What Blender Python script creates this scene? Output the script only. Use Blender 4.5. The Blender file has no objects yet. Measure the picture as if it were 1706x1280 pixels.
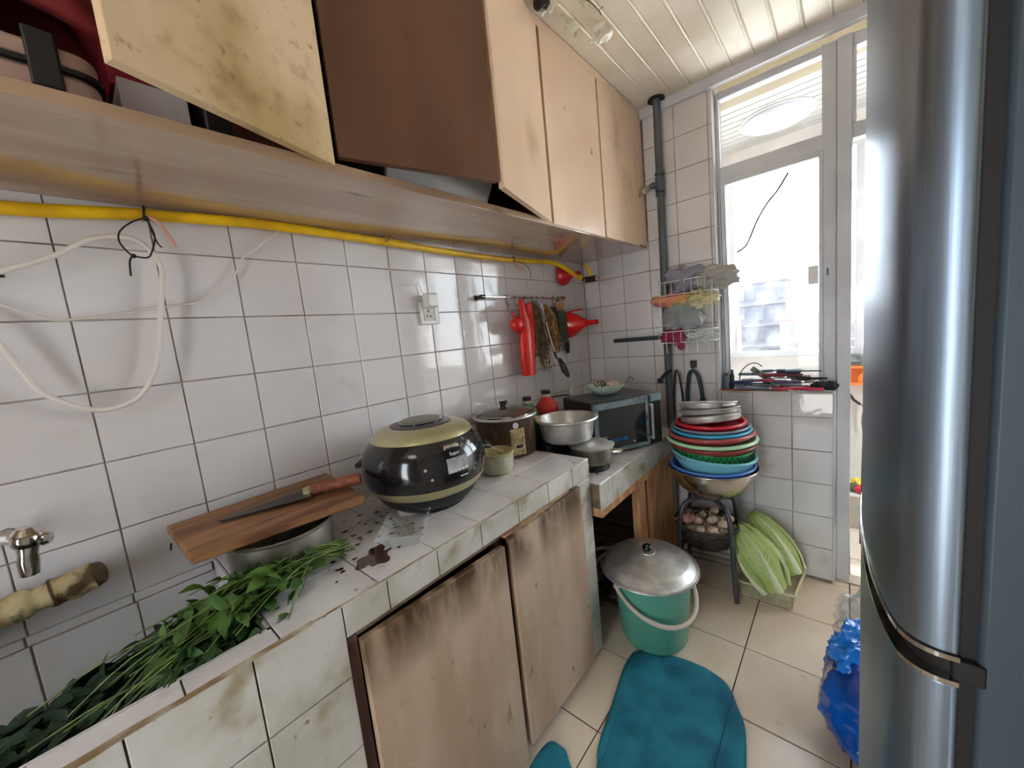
import bpy, bmesh, math, random
from math import sin, cos, pi, radians
from mathutils import Vector, Matrix, Euler, noise
random.seed(7)
SC = bpy.context.scene
COL = SC.collection

# ------------------------------------------------------------------ camera
cam_d = bpy.data.cameras.new('camera')
cam_d.sensor_width = 36.0
cam_d.lens = 635.1366 / 1706 * 36
cam_d.clip_start = 0.02
cam_d.clip_end = 800
cam = bpy.data.objects.new('camera', cam_d)
COL.objects.link(cam)
SC.camera = cam
_rx, _ry, _rz = -0.1215, 0.1011, 0.7268
_R = (Matrix.Rotation(_rz, 3, 'Z') @ Matrix.Rotation(_rx, 3, 'X') @ Matrix.Rotation(_ry, 3, 'Y'))
_r, _f, _u = _R.col[0], _R.col[1], _R.col[2]
_M = Matrix((( _r[0], _u[0], -_f[0], 1.2019), (_r[1], _u[1], -_f[1], 0.1419), (_r[2], _u[2], -_f[2], 1.2583), (0, 0, 0, 1)))
cam.matrix_world = _M

# ------------------------------------------------------------------ world, exposure, lamps
W = bpy.data.worlds.new('sky')
SC.world = W
W.use_nodes = True
nt = W.node_tree
nt.nodes.clear()
o_ = nt.nodes.new('ShaderNodeOutputWorld'); b_ = nt.nodes.new('ShaderNodeBackground')
tc = nt.nodes.new('ShaderNodeTexCoord'); sp = nt.nodes.new('ShaderNodeSeparateXYZ'); cr = nt.nodes.new('ShaderNodeValToRGB')
cr.color_ramp.elements[0].position = 0.46; cr.color_ramp.elements[0].color = (0.95, 0.93, 0.90, 1)
cr.color_ramp.elements[1].position = 0.54; cr.color_ramp.elements[1].color = (0.82, 0.92, 1.0, 1)
mr = nt.nodes.new('ShaderNodeMapRange'); mr.inputs[1].default_value = -1; mr.inputs[2].default_value = 1
nt.links.new(tc.outputs['Generated'], sp.inputs[0]); nt.links.new(sp.outputs[2], mr.inputs[0])
nt.links.new(mr.outputs[0], cr.inputs[0]); nt.links.new(cr.outputs[0], b_.inputs[0]); nt.links.new(b_.outputs[0], o_.inputs[0])
b_.inputs[1].default_value = 6.6
SC.view_settings.view_transform = 'Standard'
SC.view_settings.look = 'None'
SC.view_settings.exposure = 0.86
SC.view_settings.gamma = 1.0
SC.view_settings.use_curve_mapping = False
# hazy sun over the street, travelling parallel to the window so it lights the ground outside and not the room
sd_ = bpy.data.lights.new('sun', 'SUN'); sd_.energy = 12; sd_.color = (1.0, 0.95, 0.88); sd_.angle = radians(6)
so_ = bpy.data.objects.new('sun', sd_); COL.objects.link(so_); so_.rotation_euler = Vector((-.72, 0, -.69)).to_track_quat('-Z', 'Y').to_euler()
# added fill light behind the photographer, standing in for an unseen lamp
ld = bpy.data.lights.new('added_fill_light', 'AREA'); ld.shape = 'DISK'; ld.size = 0.5
ld.energy = 1.5; ld.color = (1.0, 0.92, 0.84)
lo = bpy.data.objects.new('added_fill_light', ld); COL.objects.link(lo); lo.location = (1.0, -0.55, 2.25)

# ------------------------------------------------------------------ helpers: mesh
class M:
    def __init__(s): s.v = []; s.f = []
    def add(s, vs, fs, mat=None):
        o = len(s.v)
        for p in vs:
            p = Vector(p)
            s.v.append(mat @ p if mat is not None else p)
        s.f += [tuple(i + o for i in f) for f in fs]
        return s
    def bx(s, x0, y0, z0, x1, y1, z1, mat=None):
        vs = [(x0,y0,z0),(x1,y0,z0),(x1,y1,z0),(x0,y1,z0),(x0,y0,z1),(x1,y0,z1),(x1,y1,z1),(x0,y1,z1)]
        return s.add(vs, [(0,3,2,1),(4,5,6,7),(0,1,5,4),(1,2,6,5),(2,3,7,6),(3,0,4,7)], mat)
    def hexa(s, vs, mat=None):
        return s.add(vs, [(0,3,2,1),(4,5,6,7),(0,1,5,4),(1,2,6,5),(2,3,7,6),(3,0,4,7)], mat)
    def tube(s, pts, r, n=8, closed=False, cap=True, mat=None, flat=None):
        P = [Vector(p) for p in pts]; k = len(P)
        R = r if isinstance(r, (list, tuple)) else [r] * k
        T = []
        for i in range(k):
            a = P[(i - 1) % k] if (closed or i > 0) else P[i]
            b = P[(i + 1) % k] if (closed or i < k - 1) else P[i]
            t = (b - a)
            T.append(t.normalized() if t.length > 1e-9 else Vector((0, 0, 1)))
        up = Vector((0, 0, 1)) if abs(T[0].z) < .9 else Vector((1, 0, 0))
        nrm = (up - T[0] * up.dot(T[0])).normalized()
        vs = []; fs = []
        for i in range(k):
            nrm = (nrm - T[i] * nrm.dot(T[i]))
            nrm = nrm.normalized() if nrm.length > 1e-6 else T[i].orthogonal().normalized()
            bn = T[i].cross(nrm)
            for j in range(n):
                a = 2 * pi * j / n
                fl = flat or 1.0
                vs.append(P[i] + nrm * (R[i] * cos(a) * fl) + bn * (R[i] * sin(a)))
        m = k if closed else k - 1
        for i in range(m):
            i2 = (i + 1) % k
            for j in range(n):
                j2 = (j + 1) % n
                fs.append((i*n + j, i*n + j2, i2*n + j2, i2*n + j))
        if cap and not closed:
            fs.append(tuple(reversed(range(n)))); fs.append(tuple((k-1)*n + j for j in range(n)))
        return s.add(vs, fs, mat)
    def lathe(s, prof, n=32, mat=None, a0=0, a1=2*pi):
        full = abs(a1 - a0 - 2*pi) < 1e-6
        k = len(prof); vs = []; fs = []
        cols = n if full else n + 1
        for r, z in prof:
            for j in range(cols):
                a = a0 + (a1 - a0) * j / n
                vs.append((r*cos(a), r*sin(a), z))
        for i in range(k - 1):
            for j in range(n):
                j2 = (j + 1) % cols
                q = (i*cols + j, i*cols + j2, (i+1)*cols + j2, (i+1)*cols + j)
                fs.append(q)
        return s.add(vs, fs, mat)
    def ball(s, c, r, nu=14, nv=9, mat=None, fn=None):
        rx, ry, rz = r if isinstance(r, (tuple, list)) else (r, r, r)
        vs = []; fs = []
        for i in range(nv + 1):
            t = pi * i / nv
            for j in range(nu):
                a = 2*pi*j/nu
                d = fn(t, a) if fn else 1.0
                vs.append((c[0] + rx*sin(t)*cos(a)*d, c[1] + ry*sin(t)*sin(a)*d, c[2] - rz*cos(t)*d))
        for i in range(nv):
            for j in range(nu):
                j2 = (j+1) % nu
                fs.append((i*nu+j, i*nu+j2, (i+1)*nu+j2, (i+1)*nu+j))
        return s.add(vs, fs, mat)
    def grid(s, fn, nu, nv, mat=None):
        vs = [fn(i/nu, j/nv) for j in range(nv+1) for i in range(nu+1)]
        fs = [(j*(nu+1)+i, j*(nu+1)+i+1, (j+1)*(nu+1)+i+1, (j+1)*(nu+1)+i) for j in range(nv) for i in range(nu)]
        return s.add(vs, fs, mat)
    def prism(s, poly, z0, z1, mat=None):
        n = len(poly)
        vs = [(x, y, z0) for x, y in poly] + [(x, y, z1) for x, y in poly]
        fs = [tuple(reversed(range(n))), tuple(range(n, 2*n))] + [(i, (i+1) % n, n + (i+1) % n, n + i) for i in range(n)]
        return s.add(vs, fs, mat)
    def mesh(s, name, ang=0.6, weld=True):
        me = bpy.data.meshes.new(name)
        me.from_pydata([tuple(v) for v in s.v], [], s.f)
        bm = bmesh.new(); bm.from_mesh(me)
        if weld: bmesh.ops.remove_doubles(bm, verts=bm.verts, dist=1e-5)
        bmesh.ops.recalc_face_normals(bm, faces=bm.faces)
        bm.to_mesh(me); bm.free()
        for p in me.polygons: p.use_smooth = True
        me.set_sharp_from_angle(angle=ang)
        return me

def link(name, me, mat, parent=None):
    o = bpy.data.objects.new(name, me)
    if mat is not None and len(me.materials) == 0: me.materials.append(mat)
    COL.objects.link(o)
    if parent is not None: o.parent = parent
    return o

def part(name, m, mat, parent, world=False, bev=0, ang=0.6, solid=0, sub=0, label=None, stuff=False, segs=2):
    """one mesh object under its thing; world=True when the mesh was written in room coordinates"""
    o = link(name, m.mesh(name, ang), mat, parent)
    if world and parent is not None:
        if parent.parent is None: mw = parent.matrix_basis.copy()
        else: mw = parent.parent.matrix_basis @ parent.matrix_parent_inverse @ parent.matrix_basis
        o.matrix_parent_inverse = mw.inverted()
    mods(o, bev, solid, sub, segs)
    if label: o['label'] = label
    if stuff: o['kind'] = 'stuff'
    return o

def mods(o, bev=0, solid=0, sub=0, segs=2):
    if solid:
        d = o.modifiers.new('s', 'SOLIDIFY'); d.thickness = abs(solid); d.offset = 0 if solid > 0 else -1
    if bev:
        d = o.modifiers.new('b', 'BEVEL'); d.width = bev; d.segments = segs; d.limit_method = 'ANGLE'; d.angle_limit = 0.6
    if sub:
        d = o.modifiers.new('u', 'SUBSURF'); d.levels = sub; d.render_levels = sub

def thing(name, label, cat, loc=(0,0,0), rz=0.0, group=None, rot=None):
    o = bpy.data.objects.new(name, None); COL.objects.link(o)
    o.empty_display_size = .05
    eu = rot if rot is not None else (0, 0, rz)
    o.matrix_basis = Matrix.Translation(loc) @ Euler(eu).to_matrix().to_4x4()
    o['label'] = label; o['category'] = cat
    if group: o['group'] = group
    return o

def single(name, m, mat, label, cat, group=None, bev=0, solid=0, sub=0, ang=0.6, kind=None):
    """a thing that is one mesh, written in room coordinates; its origin goes to its base"""
    xs = [v.x for v in m.v]; ys = [v.y for v in m.v]; zs = [v.z for v in m.v]
    c = Vector(((min(xs)+max(xs))/2, (min(ys)+max(ys))/2, min(zs)))
    m.v = [v - c for v in m.v]
    o = link(name, m.mesh(name, ang), mat)
    o.location = c
    mods(o, bev, solid, sub)
    o['label'] = label; o['category'] = cat
    if group: o['group'] = group
    if kind: o['kind'] = kind
    return o

def struct(name, m, mat, parent=None, bev=0, ang=0.6):
    o = link(name, m.mesh(name, ang), mat, parent)
    mods(o, bev)
    if parent is None: o['kind'] = 'structure'
    return o

def copy_tree(o, parent=None):
    c = o.copy(); COL.objects.link(c)
    if parent is not None: c.parent = parent
    for ch in list(o.children): copy_tree(ch, c)
    return c

def smooth(pts, k=6, closed=False):
    P = [Vector(p) for p in pts]; n = len(P); out = []
    for i in range(n if closed else n - 1):
        if closed: p0, p1, p2, p3 = P[(i-1) % n], P[i], P[(i+1) % n], P[(i+2) % n]
        else: p0, p1, p2, p3 = P[max(i-1, 0)], P[i], P[i+1], P[min(i+2, n-1)]
        for j in range(k):
            t = j / k
            out.append(0.5*((2*p1) + (-p0+p2)*t + (2*p0-5*p1+4*p2-p3)*t*t + (-p0+3*p1-3*p2+p3)*t**3))
    if not closed: out.append(P[-1])
    return out

def leaf_at(m, p, d, up, L, Wd):
    d = Vector(d).normalized(); s = d.cross(Vector(up)).normalized(); n = s.cross(d)
    rows = [(0,.05),(.2,.6),(.45,1),(.7,.8),(.9,.35),(1,.02)]
    vs = []
    for t, w in rows:
        c = Vector(p) + d*(L*t) - n*(L*.35*t*t)
        vs += [c - s*(Wd*w*.5) + n*(Wd*.18*w), c, c + s*(Wd*w*.5) + n*(Wd*.18*w)]
    fs = []
    for i in range(5):
        a = i*3; fs += [(a,a+1,a+4,a+3),(a+1,a+2,a+5,a+4)]
    m.add(vs, fs)

def TR(loc=(0,0,0), rot=(0,0,0), sc=(1,1,1)):
    return Matrix.Translation(loc) @ Euler(rot).to_matrix().to_4x4() @ Matrix.Diagonal((*sc, 1))

# ------------------------------------------------------------------ helpers: materials
def srgb(r, g, b):
    f = lambda c: (c/255/12.92) if c/255 <= .04045 else ((c/255+.055)/1.055)**2.4
    return (f(r), f(g), f(b), 1)

def mat(name, col, rough=.5, metal=0.0, col2=None, nscale=8, nlo=.35, nhi=.65, stretch=(1,1,1), vary=0, stain=None, bump=0, bscale=60,
        world=False, trans=0, alpha=1, coat=0, spec=.5, sub=0, ior=1.45, emit=0, bstretch=None, rvar=0):
    m = bpy.data.materials.new(name); m.use_nodes = True
    n = m.node_tree.nodes; L = m.node_tree.links
    p = n['Principled BSDF']
    p.inputs['Roughness'].default_value = rough; p.inputs['Metallic'].default_value = metal
    p.inputs['Specular IOR Level'].default_value = spec; p.inputs['IOR'].default_value = ior
    p.inputs['Transmission Weight'].default_value = trans; p.inputs['Alpha'].default_value = alpha
    p.inputs['Coat Weight'].default_value = coat; p.inputs['Coat Roughness'].default_value = .08
    if sub:
        p.inputs['Subsurface Weight'].default_value = sub; p.inputs['Subsurface Radius'].default_value = (.01, .01, .01)
    if emit:
        p.inputs['Emission Strength'].default_value = emit; p.inputs['Emission Color'].default_value = col
    if world:
        g = n.new('ShaderNodeNewGeometry'); src = g.outputs['Position']
    else:
        g = n.new('ShaderNodeTexCoord'); src = g.outputs['Object']
    def mapped(st):
        mp = n.new('ShaderNodeMapping'); mp.inputs['Scale'].default_value = st
        L.new(src, mp.inputs[0]); return mp.outputs[0]
    def noise(scale, st=(1,1,1), det=4):
        t = n.new('ShaderNodeTexNoise'); t.inputs['Scale'].default_value = scale; t.inputs['Detail'].default_value = det
        L.new(mapped(st), t.inputs[0]); return t.outputs[0]
    def ramp(fac, lo, hi):
        r = n.new('ShaderNodeMapRange'); r.inputs[1].default_value = lo; r.inputs[2].default_value = hi; r.clamp = True
        r.interpolation_type = 'SMOOTHSTEP'
        L.new(fac, r.inputs[0]); return r.outputs[0]
    def mix(fac, a, b):
        x = n.new('ShaderNodeMix'); x.data_type = 'RGBA'
        if isinstance(fac, float): x.inputs[0].default_value = fac
        else: L.new(fac, x.inputs[0])
        for i, c in ((6, a), (7, b)):
            if isinstance(c, tuple): x.inputs[i].default_value = c
            else: L.new(c, x.inputs[i])
        return x.outputs[2]
    c = tuple(col)
    if col2: c = mix(ramp(noise(nscale, stretch), nlo, nhi), c, tuple(col2))
    if stain:   # list of (colour, scale, lo, hi, stretch)
        for (sc_, ss, lo_, hi_, st_) in stain:
            c = mix(ramp(noise(ss, st_, 6), lo_, hi_), c, tuple(sc_))
    if vary:
        oi = n.new('ShaderNodeObjectInfo'); hv = n.new('ShaderNodeHueSaturation')
        r = n.new('ShaderNodeMapRange'); r.inputs[3].default_value = 1 - vary; r.inputs[4].default_value = 1 + vary
        L.new(oi.outputs['Random'], r.inputs[0]); L.new(r.outputs[0], hv.inputs['Value'])
        if isinstance(c, tuple): hv.inputs['Color'].default_value = c
        else: L.new(c, hv.inputs['Color'])
        c = hv.outputs[0]
    if isinstance(c, tuple): p.inputs['Base Color'].default_value = c
    else: L.new(c, p.inputs['Base Color'])
    if rvar:
        r = n.new('ShaderNodeMapRange'); r.inputs[3].default_value = max(0, rough - rvar); r.inputs[4].default_value = rough + rvar
        L.new(noise(nscale*1.7, stretch), r.inputs[0]); L.new(r.outputs[0], p.inputs['Roughness'])
    if bump:
        bp = n.new('ShaderNodeBump'); bp.inputs['Strength'].default_value = bump; bp.inputs['Distance'].default_value = .004
        L.new(noise(bscale, bstretch or stretch), bp.inputs['Height']); L.new(bp.outputs[0], p.inputs['Normal'])
    return m

MT = {}
MT['tile'] = mat('wall_tile_glaze', srgb(218,215,216), .055, col2=srgb(212,205,203), nscale=3, world=True, vary=.035, bump=.22, bscale=9,
                 stain=[(srgb(190,180,168), 5, .62, .8, (1,1,1))], spec=.6)
MT['grout'] = mat('wall_grout', srgb(168,158,148), .8, col2=srgb(118,104,92), nscale=6, world=True)
MT['ctile'] = mat('counter_tile', srgb(228,224,224), .13, col2=srgb(212,207,207), nscale=7, world=True, vary=.04, bump=.12, bscale=18,
                  stain=[(srgb(178,166,146), 9, .58, .8, (1,1,1)), (srgb(120,100,70), 34, .68, .8, (1,1,1))])
MT['apron'] = mat('apron_tile', srgb(208,205,198), .25, col2=srgb(188,184,172), nscale=9, world=True, vary=.04, bump=.15, bscale=30,
                  stain=[(srgb(158,146,120), 10, .52, .74, (1,1,1)), (srgb(112,94,68), 45, .66, .78, (1,1,1))])
MT['cgrout'] = mat('counter_grout', srgb(120,100,78), .8, col2=srgb(78,60,44), nscale=12, world=True)
MT['floor'] = mat('floor_tile', srgb(222,206,186), .18, col2=srgb(213,195,174), nscale=4, world=True, vary=.03, bump=.03, bscale=10,
                  stain=[(srgb(170,150,126), 14, .66, .82, (1,1,1))])
MT['fgrout'] = mat('floor_grout', srgb(66,50,42), .9)
MT['ceil'] = mat('ceiling_strip', srgb(240,230,214), .32, col2=srgb(220,208,188), nscale=3, world=True, stain=[(srgb(214,200,164), 2.2, .5, .75, (1,1,1))])
MT['ceilgap'] = mat('ceiling_gap', srgb(170,164,154), .8)
MT['plaster'] = mat('plaster', srgb(205,200,194), .7, col2=srgb(190,184,176), nscale=5)
MT['upvc'] = mat('white_frame', srgb(214,214,216), .35, col2=srgb(196,196,200), nscale=4)
MT['wood'] = mat('varnished_plywood', srgb(236,206,178), .28, col2=srgb(222,190,160), nscale=3, stretch=(1,1,.35), bump=.05, bscale=50,
                 stain=[(srgb(168,136,82), 3.2, .58, .78, (1,1,.7)), (srgb(138,104,62), 13, .66, .8, (1,1,.6))], coat=.15)
MT['woodA'] = mat('greasy_plywood', srgb(228,200,162), .4, col2=srgb(212,180,140), nscale=3, stretch=(1,1,.35), bump=.05, bscale=50,
                  stain=[(srgb(184,156,104), 4, .45, .7, (1,1,1)), (srgb(158,128,82), 16, .52, .78, (1,1,1)), (srgb(140,112,70), 48, .6, .8, (1,1,1))])
MT['woodshade'] = mat('shaded_brown_plywood', srgb(110,76,54), .45, col2=srgb(94,62,44), nscale=4, stretch=(1,1,.3), bump=.05, bscale=50,
                     stain=[(srgb(96,60,42), 7, .6, .8, (1,1,1))])  # brown darkened to paint in the shade of the averted door and the interior
MT['shelf'] = mat('shelf_underside', srgb(176,148,120), .16, col2=srgb(158,128,102), nscale=5, stretch=(2.2,.3,1), bump=.02, bscale=40,
                  stain=[(srgb(120,92,66), 12, .62, .8, (2,.4,1))], coat=.8)
MT['woodedge'] = mat('plywood_edge', srgb(190,160,126), .6, col2=srgb(140,104,74), nscale=30, stretch=(.4,.4,4))
MT['timber'] = mat('raw_timber', srgb(206,160,112), .6, col2=srgb(170,120,76), nscale=9, stretch=(4,4,.5), bump=.1, bscale=40,
                   stain=[(srgb(110,70,40), 14, .64, .76, (2,2,.6))])
MT['frame_dark'] = mat('dark_timber', srgb(92,64,54), .6, col2=srgb(62,42,36), nscale=20, stretch=(3,3,.4))
MT['black_void'] = mat('unlit_board', srgb(60,46,38), .9)
MT['alu'] = mat('dull_aluminium', srgb(222,220,216), .42, .82, col2=srgb(188,186,182), nscale=14, bump=.05, bscale=60, rvar=.1)
MT['alud'] = mat('greasy_aluminium', srgb(176,172,162), .4, .9, col2=srgb(132,126,114), nscale=10, bump=.08, bscale=80, stain=[(srgb(92,80,62), 16, .62, .78, (1,1,1))])
MT['steel'] = mat('stainless_steel', srgb(200,196,188), .2, 1, col2=srgb(180,176,168), nscale=4, stretch=(1,1,6))
MT['fridge'] = mat('brushed_door', srgb(142,156,172), .36, 1, col2=srgb(132,146,164), nscale=40, stretch=(6,6,.1), bump=.02, bscale=120, bstretch=(4,4,.1))
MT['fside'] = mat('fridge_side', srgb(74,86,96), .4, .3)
MT['slate'] = mat('slate_plastic', srgb(84,98,112), .4)
MT['rubber'] = mat('black_rubber', srgb(28,26,28), .6)
MT['blackgloss'] = mat('black_gloss', srgb(22,21,24), .14, coat=.6)
MT['black'] = mat('black_plastic', srgb(34,33,35), .4)
MT['chrome'] = mat('chrome', srgb(210,206,200), .12, 1, col2=srgb(170,164,156), nscale=30)
MT['champ'] = mat('champagne_plastic', srgb(186,180,140), .3, .35, col2=srgb(168,160,118), nscale=4)
MT['white'] = mat('white_plastic', srgb(226,224,220), .35)
MT['offwhite'] = mat('aged_white', srgb(206,196,184), .4, col2=srgb(186,172,156), nscale=10)
MT['yellow'] = mat('yellow_hose_skin', srgb(232,188,20), .35, col2=srgb(206,160,22), nscale=12)
MT['red'] = mat('red_plastic', srgb(222,34,28), .25, coat=.3)
MT['redd'] = mat('dark_red_plastic', srgb(190,30,40), .3)
MT['cable'] = mat('white_cable', srgb(222,214,204), .45)
MT['blackstr'] = mat('black_string', srgb(22,26,28), .7)
MT['pink'] = mat('pink_plastic', srgb(214,150,136), .5)
MT['greenp'] = mat('dark_green_plastic', srgb(72,92,78), .4)
MT['chop'] = mat('bamboo', srgb(206,150,96), .5, col2=srgb(176,112,70), nscale=20, stretch=(1,1,.1))
MT['board'] = mat('chopping_board', srgb(158,114,72), .55, col2=srgb(104,66,42), nscale=4, stretch=(8,.6,8), bump=.2, bscale=20, bstretch=(10,.6,10),
                  stain=[(srgb(84,54,38), 6, .54, .74, (3,1,3))])
MT['blade'] = mat('dark_blade', srgb(70,64,62), .4, .8, col2=srgb(50,44,42), nscale=14)
MT['redwood'] = mat('red_wood_handle', srgb(150,84,56), .45, col2=srgb(112,58,40), nscale=20, stretch=(.5,4,4))
MT['glasswin'] = None

def glass_mat(name, tint=(1,1,1,1), dirt=.04, gl=.08):
    m = bpy.data.materials.new(name); m.use_nodes = True
    n = m.node_tree.nodes; L = m.node_tree.links; n.clear()
    out = n.new('ShaderNodeOutputMaterial'); tr = n.new('ShaderNodeBsdfTransparent'); gs = n.new('ShaderNodeBsdfGlossy'); df = n.new('ShaderNodeBsdfTranslucent')
    tr.inputs[0].default_value = tint; gs.inputs['Roughness'].default_value = .03; df.inputs[0].default_value = (.9,.9,.9,1)
    m1 = n.new('ShaderNodeMixShader'); m2 = n.new('ShaderNodeMixShader'); fr = n.new('ShaderNodeFresnel'); fr.inputs[0].default_value = 1.25
    L.new(fr.outputs[0], m1.inputs[0]); L.new(tr.outputs[0], m1.inputs[1]); L.new(gs.outputs[0], m1.inputs[2])
    g = n.new('ShaderNodeNewGeometry'); t = n.new('ShaderNodeTexNoise'); t.inputs['Scale'].default_value = 9; L.new(g.outputs['Position'], t.inputs[0])
    r = n.new('ShaderNodeMapRange'); r.inputs[1].default_value = .4; r.inputs[2].default_value = .8; r.inputs[3].default_value = dirt*.3; r.inputs[4].default_value = dirt*2
    L.new(t.outputs[0], r.inputs[0]); L.new(r.outputs[0], m2.inputs[0]); L.new(m1.outputs[0], m2.inputs[1]); L.new(df.outputs[0], m2.inputs[2])
    L.new(m2.outputs[0], out.inputs[0])
    return m
MT['glass'] = glass_mat('window_glass', dirt=.035)
def film_mat(name, col, a):
    """thin crinkled plastic film"""
    m = mat(name, col, .16, alpha=a, bump=.6, bscale=22, coat=.4)
    return m
MT['film'] = film_mat('clear_film', srgb(226,228,226), .32)

# ------------------------------------------------------------------ tiles
S = .1525; ZF = 11.072
AX_L = Matrix(((0,0,1),(1,0,0),(0,1,0)))      # columns: u=+Y, v=+Z, normal=+X
AX_F = Matrix(((1,0,0),(0,0,-1),(0,1,0)))     # u=+X, v=+Z, normal=-Y
AX_T = Matrix.Identity(3)                     # u=+X, v=+Y, normal=+Z
_tc = {}
def tile_mesh(w, h, t, c, mt):
    key = (round(w, 3), round(h, 3), t, mt.name)
    if key not in _tc:
        a, b = w/2, h/2
        vs = [(-a,-b,-t),(a,-b,-t),(a,b,-t),(-a,b,-t),(-a,-b,-c),(a,-b,-c),(a,b,-c),(-a,b,-c),(-a+c,-b+c,0),(a-c,-b+c,0),(a-c,b-c,0),(-a+c,b-c,0)]
        fs = [(0,3,2,1),(8,9,10,11)] + [(i,(i+1)%4,4+(i+1)%4,4+i) for i in range(4)] + [(4+i,4+(i+1)%4,8+(i+1)%4,8+i) for i in range(4)]
        me = bpy.data.meshes.new('tile'); me.from_pydata(vs, [], fs); me.materials.append(mt)
        for p in me.polygons: p.use_smooth = False
        _tc[key] = me
    return _tc[key]
def tiles(parent, org, ax, us, vs, mt, gap=.0028, t=.006, c=.0013, skip=None, jit=.0022, name='tile', inv=None):
    A = ax.to_4x4(); n = 0
    for i in range(len(us)-1):
        for j in range(len(vs)-1):
            u0, u1, v0, v1 = us[i], us[i+1], vs[j], vs[j+1]
            uc, vc = (u0+u1)/2, (v0+v1)/2
            if skip and skip(uc, vc): continue
            w, h = u1-u0-gap, v1-v0-gap
            if w < .004 or h < .004: continue
            o = bpy.data.objects.new(name, tile_mesh(w, h, t, c, mt)); COL.objects.link(o)
            o.parent = parent
            if inv is not None: o.matrix_parent_inverse = inv
            k = jit if (w > .1 and h > .1) else jit*.4
            J = Euler((random.gauss(0, k), random.gauss(0, k), random.gauss(0, k*.7))).to_matrix().to_4x4()
            P = Vector(org) + ax @ Vector((uc, vc, -random.random()*.0007))
            o.matrix_basis = Matrix.Translation(P) @ A @ J
            n += 1
    return n
rowz = lambda r: (ZF - r) * S

# ================================================================== SETTING
YF = 2.241
wl = struct('wall_left', M().bx(-.14, -1.3, 0, -.0035, 2.5, 2.6), MT['grout'])
us = [k*S for k in range(-3, 15)] + [YF]
tiles(wl, (0,0,0), AX_L, us, sorted([rowz(r) for r in range(0, 7)]), MT['tile'])
tiles(wl, (0,0,0), AX_L, [u for u in us if u > 1.3 or abs(u-1.335) < .01], [.69, rowz(6)], MT['tile'])
tiles(wl, (0.001,0,0), AX_L, [-.4575, -.305, -.15, -.005, .148, .292], [.753, rowz(6)+.001], MT['tile'], t=.009, jit=.004)
tiles(wl, (0,0,0), AX_L, [-.4575, -.305, -.15, .0, .152, .30], [.60, .752], MT['tile'])

wf = M()
wf.bx(-.14, YF+.0035, 0, .728, YF+.12, 2.6); wf.bx(.728, YF+.0035, 0, 1.163, YF+.12, .880)
wf.bx(.728, YF+.0035, 2.350, 2.1, YF+.12, 2.6); wf.bx(1.95, YF+.0035, 0, 2.1, YF+.12, 2.292)
wfo = struct('wall_far', wf, MT['grout'])
fx = [0] + [(.6514+i)*S for i in range(7)] + [1.163]
fz = [0.012] + sorted([rowz(r) for r in range(-4, 11)]) + [2.30]
tiles(wfo, (0,YF,0), AX_F, [0] + [(.6514+i)*S for i in range(5)] + [.728], fz, MT['tile'], skip=lambda u, v: u < .4 and v > 1.66)
tiles(wfo, (0,YF,0), AX_F, [.728, .862, 1.0143, 1.160], [0.012] + sorted([rowz(r) for r in range(6, 11)]) + [.882], MT['tile'])
struct('trim_1', M().bx(1.158, YF-.004, 0, 1.166, YF+.10, .883), MT['upvc'], bev=.001)
# cream soffit tiles over the window and door, white plastered reveal
sof = struct('trim_2', M().bx(.728, YF+.004, 2.346, 1.95, YF+.115, 2.352).bx(.728, YF-.001, 2.290, 1.95, YF+.012, 2.350), MT['plaster'])
MT['cream'] = mat('cream_tile', srgb(238,226,198), .3)
AX_D = Matrix(((1,0,0),(0,-1,0),(0,0,-1)))
tiles(sof, (0,0,2.345), AX_D, [.735,.885,1.035,1.185,1.335,1.485], [-YF-.115,-YF-.018], MT['cream'])
struct('trim_3', M().bx(.7235, YF-.003, .885, .7285, YF+.115, 2.346), MT['upvc'])
struct('trim_4', M().bx(.3, YF-.020, 2.290, 1.95, YF-.001, 2.338), MT['upvc'], bev=.003)

# ceiling: long plastic strips
ce = struct('ceiling', M().bx(-.14, -1.3, 2.346, 2.1, 2.36, 2.6), MT['ceilgap'])
x = .652 - .0845*4
strip_me = None
while x < 1.95:
    m = M()
    w = .0845
    prof = [(.0,.0),(.0,-.0075),(.003,-.0095),(.072,-.0095),(.074,-.0125),(.0785,-.0130),(.081,-.0105),(.0825,-.006),(.0835,-.006),(.0835,.004),(.0,.004)]
    y0, y1 = -1.25, YF-.018
    vs = [(a, y0, b) for a, b in prof] + [(a, y1, b) for a, b in prof]
    k = len(prof)
    m.add(vs, [tuple(range(k)), tuple(reversed(range(k, 2*k)))] + [(i, k+i, k+(i+1)%k, (i+1)%k) for i in range(k)])
    if strip_me is None:
        strip_me = m.mesh('panel', .3)
        strip_me.materials.append(MT['ceil'])
    o = bpy.data.objects.new('panel', strip_me); COL.objects.link(o); o.parent = ce; o.location = (x, 0, 2.345)
    x += w

# floor
fl = struct('floor', M().bx(-.14, -1.3, -.08, 2.1, YF+.12, -.004), MT['fgrout'])
F = 1.9708*S
fus = [.9157 + i*F for i in range(-4, 5)]
fvs = [1.9426 + j*F for j in range(-9, 2)] + [YF+.118]
tiles(fl, (0,0,0), AX_T, fus, fvs, MT['floor'], gap=.004, c=.001, jit=.0006)
# right-hand wall, hidden behind the fridge but closing the room
struct('wall_right', M().bx(1.95, -1.3, 0, 2.08, YF, 2.346), MT['plaster'])
struct('wall_back', M().bx(-.14, -1.42, 0, .75, -1.3, 2.346).bx(.75, -1.42, 1.90, 1.15, -1.3, 2.346).bx(1.15, -1.42, 0, 2.08, -1.3, 2.346), MT['plaster'])  # unseen back wall, put in with a narrow doorway to control fill light

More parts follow.
